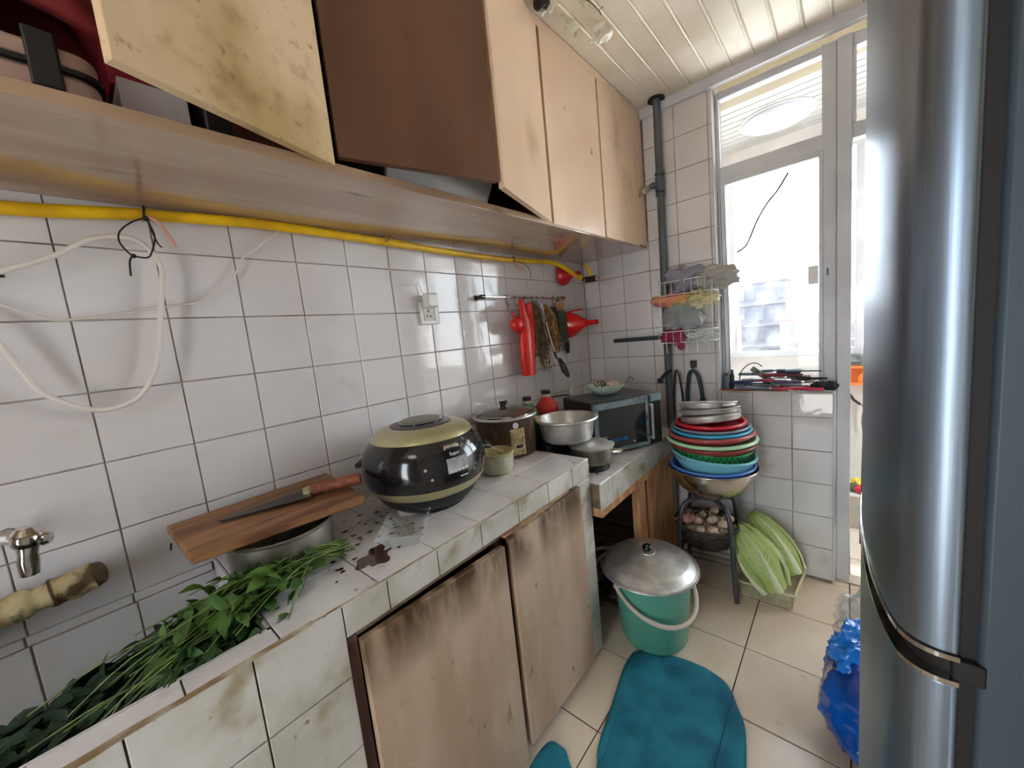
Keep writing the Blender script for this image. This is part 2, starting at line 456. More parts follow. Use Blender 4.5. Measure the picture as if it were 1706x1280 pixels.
# ------------------------------------------------------------------ window and balcony door frame
YW = 2.30
def bar(m, x0, x1, z0, z1, y0=YW, y1=YW+.05): m.bx(x0, y0, z0, x1, y1, z1)
wn = struct('window_1', M(), MT['upvc']) if False else None
m = M()
bar(m, .729, .742, .886, 2.288); bar(m, .742, 1.125, 2.258, 2.288); bar(m, .742, 1.125, 1.895, 1.957); bar(m, 1.125, 1.168, .886, 2.288)
bar(m, .742, 1.125, .886, .906)
win = struct('window_1', m, MT['upvc'], bev=.004)
m = M()
for (a, b, c, d) in ((.742,.762,.906,1.895), (1.112,1.125,.906,1.895), (.762,1.112,1.872,1.895), (.762,1.112,.906,.922)): bar(m, a, b, c, d, YW-.008, YW+.03)
sash = part('sash_frame', m, MT['upvc'], win, bev=.003)
part('pane', M().bx(.762, YW+.01, .922, 1.112, YW+.014, 1.872), MT['glass'], sash)
part('pane', M().bx(.742, YW+.02, 1.957, 1.125, YW+.024, 2.258), MT['glass'], win)
m = M().bx(1.074, YW-.022, 1.355, 1.110, YW-.010, 1.432).bx(1.082, YW-.03, 1.385, 1.10, YW-.02, 1.40)
part('latch', m, MT['white'], win, bev=.002)
part('latch', M().bx(1.136, YW-.004, 1.385, 1.142, YW, 1.415), MT['slate'], win, bev=.002)
m = M()
bar(m, 1.168, 1.215, 0, 2.288, YW-.010, YW+.055); bar(m, 1.215, 1.90, 2.24, 2.288); bar(m, 1.215, 1.90, 1.905, 1.962); bar(m, 1.90, 1.949, 0, 2.288)
door = struct('door_1', m, MT['upvc'], bev=.004)
part('pane', M().bx(1.225, YW+.02, 1.962, 1.90, YW+.024, 2.24), MT['glass'], door)
m = M(); bar(m, 1.215, 1.226, 1.962, 2.24, YW-.004, YW+.03)
part('transom_frame', m, MT['upvc'], door, bev=.002)
part('threshold_strip', M().bx(1.168, YW-.02, 0, 1.949, YW+.05, .006), MT['offwhite'], door, bev=.002)
# sill
sl = struct('trim_5', M().bx(.700, YF-.010, .880, 1.166, YW, .890), MT['offwhite'], bev=.003)

# ------------------------------------------------------------------ balcony
bf = struct('balcony_floor', M().bx(-.8, YF+.12, -.1, 2.9, 3.1, -.004), MT['fgrout'])
MT['bfloor'] = mat('balcony_tile', srgb(226,216,204), .25, world=True, vary=.03)
tiles(bf, (0,0,0), AX_T, [.9157+i*F for i in range(-4, 6)], [YF+.12, 2.52, 2.82, 3.08], MT['bfloor'], gap=.004, jit=.0005)
struct('balcony_wall', M().bx(-.8, 3.08, -.1, 2.9, 3.2, .965).bx(-.8, 3.08, 2.14, 2.9, 3.2, 2.4).bx(-.9, YF+.12, -.1, -.8, 3.2, 2.4).bx(2.9, YF+.12, -.1, 3.0, 3.2, 2.4), MT['plaster'])
bc = struct('balcony_ceiling', M().bx(-.9, 2.456, 2.29, 3.0, 3.2, 2.44).bx(-.9, YF+.12, 2.40, 3.0, 2.46, 2.44), MT['upvc'])
MT['bceil'] = mat('balcony_slat', srgb(168,166,160), .4)
for i in range(10):
    yy = 2.46 + i*.0625
    part('slat', M().bx(-.8, yy, 2.272, 2.9, yy+.058, 2.289), MT['bceil'], bc, bev=.003)
part('cornice', M().bx(-.8, 2.448, 2.266, 2.9, 2.456, 2.40).bx(-.8, YF+.12, 2.392, 2.9, 2.45, 2.40), MT['cream'], bc)
for a, b in ((.575, .645), (1.235, 1.265), (1.85, 1.90)):
    pass
m = M()
m.bx(-.8, 3.10, .965, 2.9, 3.16, 1.0).bx(-.8, 3.10, 2.11, 2.9, 3.16, 2.14)
for xx in (-.75, .612, 1.238, 1.86, 2.6): m.bx(xx, 3.10, 1.0, xx+.035, 3.16, 2.11)
ow = struct('window_2', m, MT['upvc'], bev=.003)
for a, b in ((-.715, .612), (.647, 1.238), (1.273, 1.86), (1.895, 2.6)):
    part('pane', M().bx(a, 3.128, 1.0, b, 3.132, 2.11), MT['glass'], ow)
lp = thing('balcony_ceiling_lamp', 'round white domed lamp on the balcony ceiling seen through the upper window pane', 'ceiling lamp', (.915, 2.78, 2.272))
part('lamp_base', M().lathe([(0,0),(.17,0),(.172,-.004),(.165,-.006),(0,-.006)], 36), MT['white'], lp)
part('lamp_shade', M().lathe([(.164,-.005),(.160,-.014),(.14,-.024),(.10,-.032),(.05,-.036),(0,-.037)], 36), mat('opal_shade', srgb(186,190,196), .3), lp)

# the street outside: hazy blocks far below the balcony
MT['b1'] = mat('pale_block', srgb(92,92,102), .9, spec=0)
MT['b2'] = mat('pale_red_block', srgb(104,94,94), .9, spec=0)
MT['bw'] = mat('hazy_window', srgb(74,78,88), .9, spec=0)
MT['bg'] = mat('pale_green_roof', srgb(84,104,96), .9, spec=0)
def block(x0, y0, z0, x1, y1, z1, mt, floors, bays, label):
    b = thing('apartment_block', label, 'building', ((x0+x1)/2, (y0+y1)/2, z0))
    part('wall', M().bx(x0, y0, z0, x1, y1, z1), mt, b, world=True)
    hh = (z1-z0)/floors; ww = (x1-x0)/bays
    proto = None
    for i in range(bays):
        for j in range(floors):
            if random.random() < .1: continue
            if proto is None:
                proto = M().bx(-ww*.3, -.3, -hh*.28, ww*.3, .02, hh*.28).mesh('window'); proto.materials.append(MT['bw'])
            o = bpy.data.objects.new('window', proto); COL.objects.link(o); o.parent = b
            o.location = (x0+ww*(i+.5)-(x0+x1)/2, y0-(y0+y1)/2, hh*(j+.5))
    part('roof', M().bx(x0-.3, y0-.4, z1, x1+.3, y1, z1+.5), mt, b, world=True)
    for j in range(1, floors):
        part('balcony_slab', M().bx(x0, y0-.7, z0+hh*j-.1, x1, y0, z0+hh*j+.1), MT['b1'], b, world=True)
block(-9.9, 60, -14, -4.6, 66, 5.0, MT['b1'], 7, 5, 'tall pale grey tower block in the haze beyond the window')
block(-20, 52, -14, -9.2, 58, .6, MT['b2'], 6, 9, 'long pinkish apartment block at the left of the hazy view')
block(-4.2, 50, -14, 2.5, 56, .2, MT['b2'], 6, 7, 'low apartment block right of the tower in the haze')
block(-14, 38, -12, -5.4, 43, -3.0, MT['b1'], 4, 7, 'nearer low pale block under the tower with a flat roof')
block(3.4, 52, -14, 12, 58, 1.2, MT['b1'], 5, 7, 'pale block in the haze seen past the balcony door post')
single('market_roof', M().hexa([(-14,24,-8.2),(3,24,-8.2),(3,33,-8.2),(-14,33,-8.2),(-14,24,-7.2),(3,24,-7.2),(3,33,-5.6),(-14,33,-5.6)]), MT['bg'],
       'pale green sloping shed roof below the hazy apartment blocks', 'roof')
gd = struct('ground', M().bx(-300, 8, -14.2, 300, 400, -14), mat('hazy_ground', srgb(234,230,226), .95, spec=0))

# ================================================================== COUNTER 1 (tiled, with sink)
CX = .474; CT = .785
ct = thing('tiled_counter', 'white tiled masonry counter with sink hollow and two leaning plywood doors', 'counter', (.24, .2, 0))
cinv = ct.matrix_basis.inverted()
MT['conc'] = mat('mortar_core', srgb(128,108,86), .85, col2=srgb(92,74,56), nscale=16, world=True)
core = M()
core.bx(.0, .295, .705, CX, 1.335, CT-.005).bx(0, 1.19, 0, CX, 1.335, .705).bx(.415, -1.2, 0, CX, .40, CT-.005)
core.bx(0, .295, 0, .44, .40, .705).bx(0, -1.2, 0, .415, .295, .55)
core.bx(0, .40, 0, .06, 1.19, .705)
part('masonry_core', core, MT['conc'], ct, world=True)
AX_R = Matrix(((0,0,-1),(-1,0,0),(0,1,0)))   # u=-Y, v=+Z, normal=-X
yj = [.483-.155, .483, .629, .776, .929, 1.074, 1.222, 1.338]
tiles(ct, (0,0,CT), AX_T, [.003, .03, .178, .33, CX+.005], [.30]+yj[1:], MT['ctile'], inv=cinv)
tiles(ct, (0,0,CT), AX_T, [.423, CX+.005], [-.75,-.6,-.44,-.285,-.13,.022,.173,.30], MT['ctile'], inv=cinv)
tiles(ct, (CX+.006,0,0), AX_L, [.403,.499,.631,.774,.927,1.077,1.222,1.338], [.714, CT-.001], MT['apron'], inv=cinv)
tiles(ct, (CX+.006,0,0), AX_L, [-.655,-.505,-.352,-.20,-.047,.106,.256,.403], [.025,.177,.33,.482,.634,CT-.001], MT['apron'], inv=cinv)
tiles(ct, (CX+.006,0,0), AX_L, [1.222,1.338], [.01,.11,.262,.412,.560,.714], MT['apron'], inv=cinv)
# sink lining
tiles(ct, (.415,0,0), AX_R, [.0-.295,.14-.295,.295,.45,.6,.75], [.552,.65,CT-.001], MT['ctile'], inv=cinv)
tiles(ct, (0,.293,0), AX_F, [.01,.16,.31,.413], [.552,.65,CT-.001], MT['ctile'], inv=cinv)
tiles(ct, (0,0,.556), AX_T, [.005,.14,.28,.413], [-.75,-.6,-.45,-.3,-.15,0,.15,.292], MT['ctile'], inv=cinv)
# dark stiles and panel behind the doors
part('door_frame', M().bx(.448,.402,.04,.476,.424,.712).bx(.448,.424,.700,.470,1.19,.712).bx(.43,.838,.02,.462,.862,.70), MT['frame_dark'], ct, world=True, bev=.002)
MT['lowdoor'] = mat('greasy_lower_door', srgb(192,168,146), .5, col2=srgb(174,146,122), nscale=8, stretch=(1,1,.25), bump=.05, bscale=60,
                    stain=[(srgb(128,100,66), 30, .64, .78, (1,1,.7)), (srgb(110,80,60), 10, .68, .8, (1,2,.3))])
def add_top_grime(m, z0, z1, col):
    """cooking grime that has run down from the counter edge onto the board"""
    n = m.node_tree.nodes; L = m.node_tree.links; p = n['Principled BSDF']
    src = p.inputs['Base Color'].links[0].from_socket
    g = n.new('ShaderNodeTexCoord'); s = n.new('ShaderNodeSeparateXYZ'); L.new(g.outputs['Object'], s.inputs[0])
    t = n.new('ShaderNodeTexNoise'); t.inputs['Scale'].default_value = 14; t.inputs['Detail'].default_value = 6
    mp = n.new('ShaderNodeMapping'); mp.inputs['Scale'].default_value = (1,1,.35); L.new(g.outputs['Object'], mp.inputs[0]); L.new(mp.outputs[0], t.inputs[0])
    r = n.new('ShaderNodeMapRange'); r.inputs[1].default_value = z0; r.inputs[2].default_value = z1; L.new(s.outputs[2], r.inputs[0])
    mu = n.new('ShaderNodeMath'); mu.operation = 'MULTIPLY'; L.new(r.outputs[0], mu.inputs[0])
    r2 = n.new('ShaderNodeMapRange'); r2.inputs[1].default_value = .32; r2.inputs[2].default_value = .54; L.new(t.outputs[0], r2.inputs[0]); L.new(r2.outputs[0], mu.inputs[1])
    x = n.new('ShaderNodeMix'); x.data_type = 'RGBA'; L.new(mu.outputs[0], x.inputs[0]); L.new(src, x.inputs[6]); x.inputs[7].default_value = col
    L.new(x.outputs[2], p.inputs['Base Color'])
add_top_grime(MT['lowdoor'], .56, .68, srgb(78,54,30))
def leaf(y0, y1, z0, z1, xt, xb, t, zt1=None):
    zt1 = zt1 or z1
    return M().hexa([(xb-t,y0,z0),(xb,y0,z0),(xb,y1,z0),(xb-t,y1,z0),(xt-t,y0,z1),(xt,y0,z1),(xt,y1,zt1),(xt-t,y1,zt1)])
part('door', leaf(.424,.838,.014,.702,.496,.502,.018,.690), MT['lowdoor'], ct, world=True, bev=.002)
part('door', leaf(.858,1.236,.05,.700,.500,.506,.02,.716), MT['lowdoor'], ct, world=True, bev=.002)
part('edge_batten', M().bx(.470,.85,.705,.486,1.19,.714), MT['woodedge'], ct, world=True)
MT['rim'] = mat('brown_sealant', srgb(128,102,70), .6, col2=srgb(176,164,142), nscale=22)
pts = [(CX+.003, -.7+.03*i, CT-.001+random.gauss(0,.0008)) for i in range(36)]
part('sealant_bead', M().tube(pts, [.0032+random.random()*.0025 for _ in pts], 6), MT['rim'], ct, world=True)
pts = [(CX+.003, .35+.02*i, CT-.001+random.gauss(0,.0004)) for i in range(49)]
part('sealant_bead', M().tube(pts, [.0012+random.random()*.0013 for _ in pts], 5), MT['rim'], ct, world=True)

# ================================================================== COUNTER 2 (lower tiled shelf)
c2 = thing('tiled_shelf', 'lower white tiled shelf on timber battens holding the microwave', 'counter', (.26, 1.8, .55))
ci2 = c2.matrix_basis.inverted()
C2X = .515; C2T = .690
part('slab', M().bx(0,1.338,.590,C2X,YF-.008,C2T-.005), MT['conc'], c2, world=True)
tiles(c2, (0,0,C2T), AX_T, [.005,.06,.21,.36,C2X+.005], [1.340,1.435,1.582,1.730,1.880,2.03,2.18,2.232], MT['ctile'], inv=ci2)
tiles(c2, (C2X+.006,0,0), AX_L, [1.340,1.435,1.582,1.730,1.880,2.03,2.18,2.232], [.585, C2T-.001], MT['apron'], inv=ci2)
tiles(c2, (0,1.3385,0), AX_F, [.479, C2X+.005], [.585, C2T-.001], MT['apron'], inv=ci2)
part('batten', M().hexa([(.46,1.345,.552),(.516,1.345,.552),(.516,2.23,.548),(.46,2.23,.548),(.46,1.345,.588),(.516,1.345,.588),(.516,2.23,.588),(.46,2.23,.588)]), MT['timber'], c2, world=True, bev=.002)
part('post', M().bx(.47,1.700,0,.505,1.775,.55), MT['timber'], c2, world=True, bev=.003)
part('side_board', M().bx(.478,1.815,0,.498,2.10,.55), MT['timber'], c2, world=True, bev=.002)
part('side_board', M().bx(.478,2.106,0,.496,2.228,.55), MT['timber'], c2, world=True, bev=.002)
# dark hoses coiled underneath
MT['hose'] = mat('brown_black_hose', srgb(48,32,28), .5, col2=srgb(74,46,38), nscale=14)
m = M()
for i in range(9):
    r = .10+.012*i
    m.tube([( .27+.014*i+.1*cos(a+i), 1.56+r*cos(a+.3)+.02*sin(3*a+i), .014+r*.8*(1+sin(a))+.02*sin(i*2.1)**2+.012*(1+sin(5*a+i))) for a in [2*pi*k/22 for k in range(22)]], .012, 6, closed=True)
single('coiled_hose', m, MT['hose'], 'dark brown hose coiled on the floor under the lower tiled shelf', 'hose')

# ================================================================== UPPER CABINET
cab = thing('wall_cabinet', 'long plywood wall cabinet under the ceiling with several doors hanging ajar', 'cabinet', (.2, .7, 1.63))
zb = lambda y: 1.629 + .010*y
zt = lambda y: zb(y) + .020
CY0, CY1 = -.75, 2.232
def slab(x0, x1, y0, y1, fa, fb): return M().hexa([(x0,y0,fa(y0)),(x1,y0,fa(y0)),(x1,y1,fa(y1)),(x0,y1,fa(y1)),(x0,y0,fb(y0)),(x1,y0,fb(y0)),(x1,y1,fb(y1)),(x0,y1,fb(y1))])
part('bottom_panel', slab(0,.398,CY0,CY1,zb,zt), MT['shelf'], cab, world=True, bev=.001)
part('back_panel', M().bx(.001,CY0,1.65,.010,CY1,2.333), MT['woodshade'], cab, world=True)
part('top_rail', M().bx(.378,CY0,2.302,.401,CY1,2.334), MT['wood'], cab, world=True, bev=.001)
part('end_stile', M().bx(.380,2.130,1.664,.401,CY1,2.302), MT['wood'], cab, world=True, bev=.001)
for yy in (.555, 1.345, 2.2): part('side_panel', M().bx(.010,yy,1.652 if yy<2 else 1.664,.378,yy+.018,2.333), MT['woodshade'], cab, world=True)
part('top_panel', M().bx(.010,CY0,2.318,.378,CY1,2.333), MT['woodshade'], cab, world=True)
def cab_door(y0, y1, z0, mt, x=.384, t=.018, label=None):
    return part('door', M().bx(x,y0,z0,x+t,y1,2.300), mt, cab, world=True, bev=.0012, label=label)
cab_door(1.360, 1.757, 1.651, MT['wood']); cab_door(1.772, 2.126, 1.655, MT['wood'])
def ajar(hx, hy, L, ang, z0, mt, label, t=.018):
    # leaf hinged at (hx,hy); L>0 runs towards +Y, L<0 towards -Y
    m = M(); y0, y1 = (0, L) if L > 0 else (L, 0)
    m.bx(-t, y0, z0, 0, y1, 2.300)
    a = -ang if L > 0 else ang
    m2 = M(); m2.add([Matrix.Rotation(a, 3, 'Z') @ v + Vector((hx, hy, 0)) for v in m.v], m.f)
    return part('door', m2, mt, cab, world=True, bev=.0012, label=label)
ajar(.402, 1.346, -.398, radians(16.6), 1.655, MT['wood'], 'tan door standing ajar')
ajar(.402, .572, .392, radians(16.2), 1.668, MT['woodshade'], 'door face turned from the window, its shade painted dark brown')
ajar(.402, .562, -.350, radians(19.5), 1.648, MT['woodA'], 'grease-spotted door standing ajar')

# things inside the cabinet
ap = thing('lidded_appliance', 'off-white two-part lidded appliance with black latch lying in the open cabinet', 'appliance', (.20, .06, 1.652))
MT['rosewhite'] = mat('dull_rose_white', srgb(190,160,148), .3)
def rbox(m, x0, y0, z0, x1, y1, z1, r=.03, n=5):
    pl = []
    for cx, cy, a0 in ((x1-r,y1-r,0),(x0+r,y1-r,pi/2),(x0+r,y0+r,pi),(x1-r,y0+r,1.5*pi)):
        for k in range(n+1):
            a = a0 + pi/2*k/n; pl.append((cx+r*cos(a), cy+r*sin(a)))
    m.prism(pl, z0, z1); return m
part('lower_shell', rbox(M(), .04,-.35,1.653,.372,.235,1.690), MT['rosewhite'], ap, world=True, bev=.008)
part('upper_shell', rbox(M(), .04,-.35,1.694,.372,.235,1.722), MT['rosewhite'], ap, world=True, bev=.006)
part('latch', M().bx(.368,.165,1.660,.380,.196,1.735), MT['black'], ap, world=True, bev=.003)
part('seal', rbox(M(), .035,-.355,1.689,.377,.240,1.695), MT['black'], ap, world=True)
part('glass_lid', M().lathe([(.17,0),(.165,.012),(.13,.03),(.06,.045),(0,.048)],32,TR((.20,.07,1.724))), mat('smoked_lid', srgb(120,104,100), .15), ap, world=True)
sk = M().grid(lambda u, v: (.10+.22*u+.01*sin(9*v), .02+.25*v, 1.80+.25*u*0+.02*sin(12*u+5*v)+.16*sin(pi*u)*sin(pi*v)), 14, 14)
single('red_bundle', sk, mat('dark_red_cloth', srgb(120,28,30), .8), 'dark red cloth bundle on top of the lidded appliance in the cabinet', 'cloth', solid=.02)
single('carton', M().bx(.10,.255,1.653,.35,.340,1.72), mat('carton_print', srgb(196,190,190), .6, col2=srgb(170,160,164), nscale=6), 'pale carton lying behind the grease-spotted cabinet door', 'box', bev=.001)
single('red_box', M().bx(.08,.250,1.722,.32,.345,1.80), mat('crimson_carton', srgb(130,22,40), .6), 'dark red box on top of the pale carton in the cabinet', 'box', bev=.001)
single('black_case', M().bx(.12,.360,1.653,.355,.400,1.76), MT['black'], 'black case standing beside the pale carton in the cabinet', 'case', bev=.004)
hd = thing('exhaust_hood', 'pale grey sheet-metal unit behind the two middle cabinet doors', 'appliance', (.2, .95, 1.655))
part('casing', M().hexa([(.06,.74,1.672),(.30,.74,1.668),(.30,1.11,1.668),(.06,1.11,1.672),(.06,.76,1.80),(.365,.72,1.80),(.365,1.12,1.80),(.06,1.10,1.80)]), mat('hood_metal', srgb(190,190,192), .3, .3), hd, world=True, bev=.006)
part('feet', M().bx(.1,.78,1.654,.14,.82,1.674).bx(.1,1.03,1.654,.14,1.07,1.674), MT['black'], hd, world=True)

# ================================================================== yellow gas hose, strings, wires
hz = thing('gas_hose', 'yellow ribbed gas hose running along the wall under the cabinet to a black coupling', 'hose', (.03, 1.0, 1.6))
hp = smooth([(.028,-.45,1.585),(.028,-.2,1.585),(.028,.099,1.589),(.028,.292,1.608),(.028,.533,1.622),(.028,.889,1.619),(.028,1.25,1.612),(.028,1.535,1.612),(.03,1.75,1.622),(.045,1.88,1.620),(.075,1.95,1.585),(.105,1.99,1.548),(.135,2.0,1.528)], 24)
ribbed = [(.0122 if (.30 < p.y < .92 and k % 2) else .0134 if p.y < 1.0 else .0118) for k, p in enumerate(hp)]
part('hose', M().tube(hp, ribbed, 10), MT['yellow'], hz, world=True, ang=1.5)
part('coupling', M().tube([(.135,2.0,1.528),(.15,2.0,1.523)], .012, 12).tube([(.15,2.0,1.522),(.212,2.0,1.520)], .016, 12), MT['black'], hz, world=True)
part('collar', M().tube([(.149,2.0,1.522),(.156,2.0,1.522)], .0175, 12), MT['chrome'], hz, world=True)
part('tap_lever', M().tube([(.15,2.0,1.605),(.178,2.0,1.566),(.182,2.0,1.535)], .008, 8), MT['yellow'], hz, world=True)
part('plug_tip', M().tube([(.212,2.0,1.520),(.228,2.0,1.519)], [.011,.009], 10), MT['pink'], hz, world=True)
def wire(name, pts, r, mt, label, cat, k=8, n=6):
    return single(name, M().tube(smooth(pts, k), r, n), mt, label, cat, ang=1.5)
cabl = smooth([(.02,.04,1.455),(.04,.082,1.473),(.05,.151,1.507),(.045,.2,1.542),(.04,.244,1.555),(.038,.280,1.547),(.036,.306,1.499),(.036,.298,1.44),(.036,.289,1.393),(.036,.268,1.287),(.036,.232,1.219),(.036,.192,1.196),(.036,.149,1.199),(.036,.100,1.236),(.036,.079,1.280),(.036,.058,1.343),(.036,.02,1.40),(.036,-.06,1.44)], 8)
single('white_cable', M().tube([Vector((.03, p.y, p.z)) if p.x > .03 else p for p in cabl], .0054, 8), MT['cable'], 'thick white cable hanging in a large loop on the tiled wall', 'cable', ang=1.5)
wire('thin_white_wire', [(.008,-.03,1.45),(.012,.03,1.432),(.012,.070,1.414),(.012,.110,1.393),(.012,.155,1.384),(.012,.306,1.410),(.012,.375,1.424),(.012,.446,1.485),(.012,.475,1.535),(.012,.512,1.563),(.016,.596,1.632),(.034,.629,1.638)], .0023, MT['cable'], 'thin white wire sagging across the tiles behind the cable loop', 'wire')
wire('thin_grey_wire', [(.036,.895,1.632),(.010,.900,1.590),(.010,.902,1.549),(.010,.932,1.489),(.010,.97,1.482),(.010,1.02,1.488),(.012,1.03,1.46),(.022,1.046,1.437)], .0017, MT['cable'], 'thin wire dropping from the hose to the wall socket', 'wire')
st = thing('black_string', 'black string knotted round the gas hose with dangling loops', 'string', (.04, .28, 1.5))
m = M()
m.tube(smooth([(.018+.022*0,.292,1.598),(.042,.294,1.604),(.040,.296,1.622),(.02,.298,1.622),(.016,.297,1.604)], 5, True), .0022, 5, closed=True)
m.tube(smooth([(.042,.296,1.598),(.045,.272,1.585),(.048,.250,1.562),(.046,.246,1.54),(.046,.258,1.517),(.046,.268,1.512),(.046,.286,1.512),(.046,.296,1.53),(.046,.304,1.56),(.044,.298,1.592)], 5), .0018, 5)
m.tube(smooth([(.046,.262,1.514),(.048,.255,1.50),(.048,.252,1.470)], 5), .0018, 5)
m.tube(smooth([(.046,.300,1.575),(.048,.306,1.545),(.05,.312,1.535)], 5), .0016, 5)
m.ball((.046,.263,1.513), .005, 8, 5).ball((.044,.296,1.596), .006, 8, 5)
part('string', m, MT['blackstr'], st, world=True, ang=1.5)
wire('pink_wire_stub', [(.044,.300,1.600),(.05,.312,1.592),(.052,.325,1.567),(.052,.336,1.540)], .0034, MT['pink'], 'pink wire end hanging beside the black string knot', 'wire')
m = M()
m.tube(smooth([(.042,1.545,1.602),(.044,1.552,1.622),(.028,1.556,1.628),(.014,1.552,1.61)], 5), .002, 5)
m.tube(smooth([(.042,1.548,1.604),(.05,1.60,1.60),(.055,1.64,1.57),(.055,1.645,1.53)], 6), .0014, 5)
single('dark_wire_tie', m, MT['blackstr'], 'dark wire tie round the hose above the utensil rail', 'wire', ang=1.5)
m = M()
for i in range(4): m.tube(smooth([(.044,1.54,1.600),(.048,1.545+.012*i,1.58),(.05,1.54+.025*i,1.548+.004*i)], 4), .0016, 5)
single('pink_wire_strands', m, MT['pink'], 'frayed pink wire strands under the tie above the utensil rail', 'wire', ang=1.5)
m = M().tube(smooth([(.042,.885,1.612),(.044,.89,1.632),(.03,.90,1.637),(.014,.895,1.615)], 5), .002, 5).tube(smooth([(.042,.89,1.615),(.05,.91,1.632),(.05,.925,1.645)], 4), .0016, 5)
single('yellow_twist_tie', m, mat('ochre_string', srgb(196,150,60), .6), 'ochre twist tie round the middle of the gas hose', 'tie', ang=1.5)
single('wall_chip', M().tube([(.002,.05,1.468),(.002,.083,1.469)], .0025, 5), MT['blackstr'], 'short dark nail sticking from the tiles at the far left', 'nail')

# socket with adaptor
sk = thing('wall_socket', 'white wall socket on the tiles with a plug adaptor in its top', 'socket', (0, 1.055, 1.34))
part('face_plate', M().bx(.0005,1.012,1.338,.014,1.098,1.424), MT['white'], sk, world=True, bev=.003)
rk_ = part('rocker', M().bx(.012,1.024,1.352,.017,1.066,1.400), MT['offwhite'], sk, world=True, bev=.001)
part('pin_hole', M().bx(.0168,1.042,1.383,.0174,1.047,1.393), MT['blackstr'], rk_, world=True)
part('pin_hole', M().hexa([(.0168,1.034,1.366),(.0174,1.034,1.366),(.0174,1.038,1.362),(.0168,1.038,1.362),(.0168,1.036,1.373),(.0174,1.036,1.373),(.0174,1.040,1.369),(.0168,1.040,1.369)]), MT['blackstr'], rk_, world=True)
part('pin_hole', M().hexa([(.0168,1.052,1.362),(.0174,1.052,1.362),(.0174,1.056,1.366),(.0168,1.056,1.366),(.0168,1.050,1.369),(.0174,1.050,1.369),(.0174,1.054,1.373),(.0168,1.054,1.373)]), MT['blackstr'], rk_, world=True)
part('side_switch', M().bx(.012,1.074,1.35,.018,1.090,1.40), MT['white'], sk, world=True, bev=.001)
ad = thing('plug_adaptor', 'white square phone charger plugged into the wall socket', 'charger', (.03, 1.045, 1.40))
part('body', M().bx(.018,1.022,1.398,.050,1.070,1.450), MT['white'], ad, world=True, bev=.004)
part('cap', M().bx(.048,1.026,1.402,.054,1.066,1.446), MT['white'], ad, world=True, bev=.002)

# ================================================================== faucet and lagged pipe
fc = thing('faucet', 'chrome tap with short downward spout over the sink', 'tap', (.0, .02, .95))
part('supply_pipe', M().tube([(.002,.028,.975),(.03,.012,.990),(.075,.012,.996)], .011, 10), MT['blade'], fc, world=True)
part('body', M().ball((.120,.040,.992), (.020,.020,.019), 16, 10).tube([(.07,.013,.995),(.12,.040,.992)], .0125, 12).tube([(.115,.058,.985),(.118,.066,.984)], [.013,.010], 12), MT['chrome'], fc, world=True, ang=1.2)
part('spout', M().tube([(.121,.040,.985),(.122,.037,.965),(.122,.036,.955),(.122,.034,.930)], [.015,.0125,.014,.0118], 14, cap=False), MT['chrome'], fc, world=True, ang=1.2)
part('knob', M().tube([(.119,.040,1.002),(.119,.041,1.014)], [.021,.012], 14), MT['chrome'], fc, world=True)
def lump(t, a): return 1 + .06*sin(3*a+5*t) + .04*sin(7*a-9*t)
pw = thing('lagged_pipe', 'pipe end wrapped in stained yellowed cloth under the tap', 'pipe', (.03, .03, .84))
MT['lag'] = mat('stained_lagging', srgb(196,180,140), .9, col2=srgb(160,134,88), nscale=20, bump=.6, bscale=60, stain=[(srgb(84,68,44), 26, .45, .62, (1,1,1))])
pp = smooth([(.052,-.14,.83),(.055,-.05,.852),(.055,0,.858),(.055,.03,.860),(.055,.07,.862),(.055,.102,.866)], 5)
part('wrapping', M().tube(pp, [(.026+.0012*sin(i*1.3)+.002*random.random())*(.8 if abs(i-15)<2 else 1) for i in range(len(pp))], 14), MT['lag'], pw, world=True, ang=1.4)
part('pipe', M().tube([(.055,.10,.866),(.06,.112,.869)], [.026,.022], 12), MT['conc'], pw, world=True)
part('tie_band', M().tube([(.055,.046,.8605),(.055,.050,.861)], .0275, 14), MT['frame_dark'], pw, world=True)

# ================================================================== pots and things on counter 1
def pot_prof(rb, rt, h, t=.0022, lip=.006):
    return [(0,0),(rb-.012,0),(rb-.004,.003),(rb,.012),(rt,h-.006),(rt+lip*.4,h-.004),(rt+lip,h-.003),(rt+lip+.001,h),(rt+lip*.6,h+.0015),(rt-t,h-.002),(rb-t,.013),(rb-.012,.004),(0,.004)]
p = thing('aluminium_pot', 'dull aluminium pot on the counter under the chopping board', 'pot', (.225, .395, CT))
part('body', M().lathe([(0,0),(.085,0),(.097,.008),(.103,.03),(.106,.095),(.111,.099),(.112,.103),(.108,.104),(.104,.10),(.101,.03),(.094,.010),(0,.004)], 44), MT['alud'], p)
ch = thing('chopping_board', 'worn wooden chopping board resting across the aluminium pot', 'chopping board', (.18, .40, .885), rot=(0,0,0))
bd = M().hexa([(.035,.222,.892),(.275,.228,.892),(.330,.55,.898),(.045,.580,.898),(.035,.222,.912),(.275,.228,.912),(.330,.55,.918),(.045,.580,.918)])
part('board', bd, MT['board'], ch, world=True, bev=.004)
part('nail', M().tube([(.10,.219,.89),(.102,.216,.876)], .002, 5), MT['blackstr'], ch, world=True)
kn = thing('cleaver', 'dark-bladed cleaver with a reddish wooden handle on the chopping board', 'knife', (.16, .45, .922))
part('blade', M().hexa([(.150,.296,.9195),(.165,.300,.9195),(.232,.468,.9235),(.150,.500,.9235),(.150,.296,.921),(.165,.300,.922),(.232,.468,.9275),(.150,.500,.925)]), MT['blade'], kn, world=True)
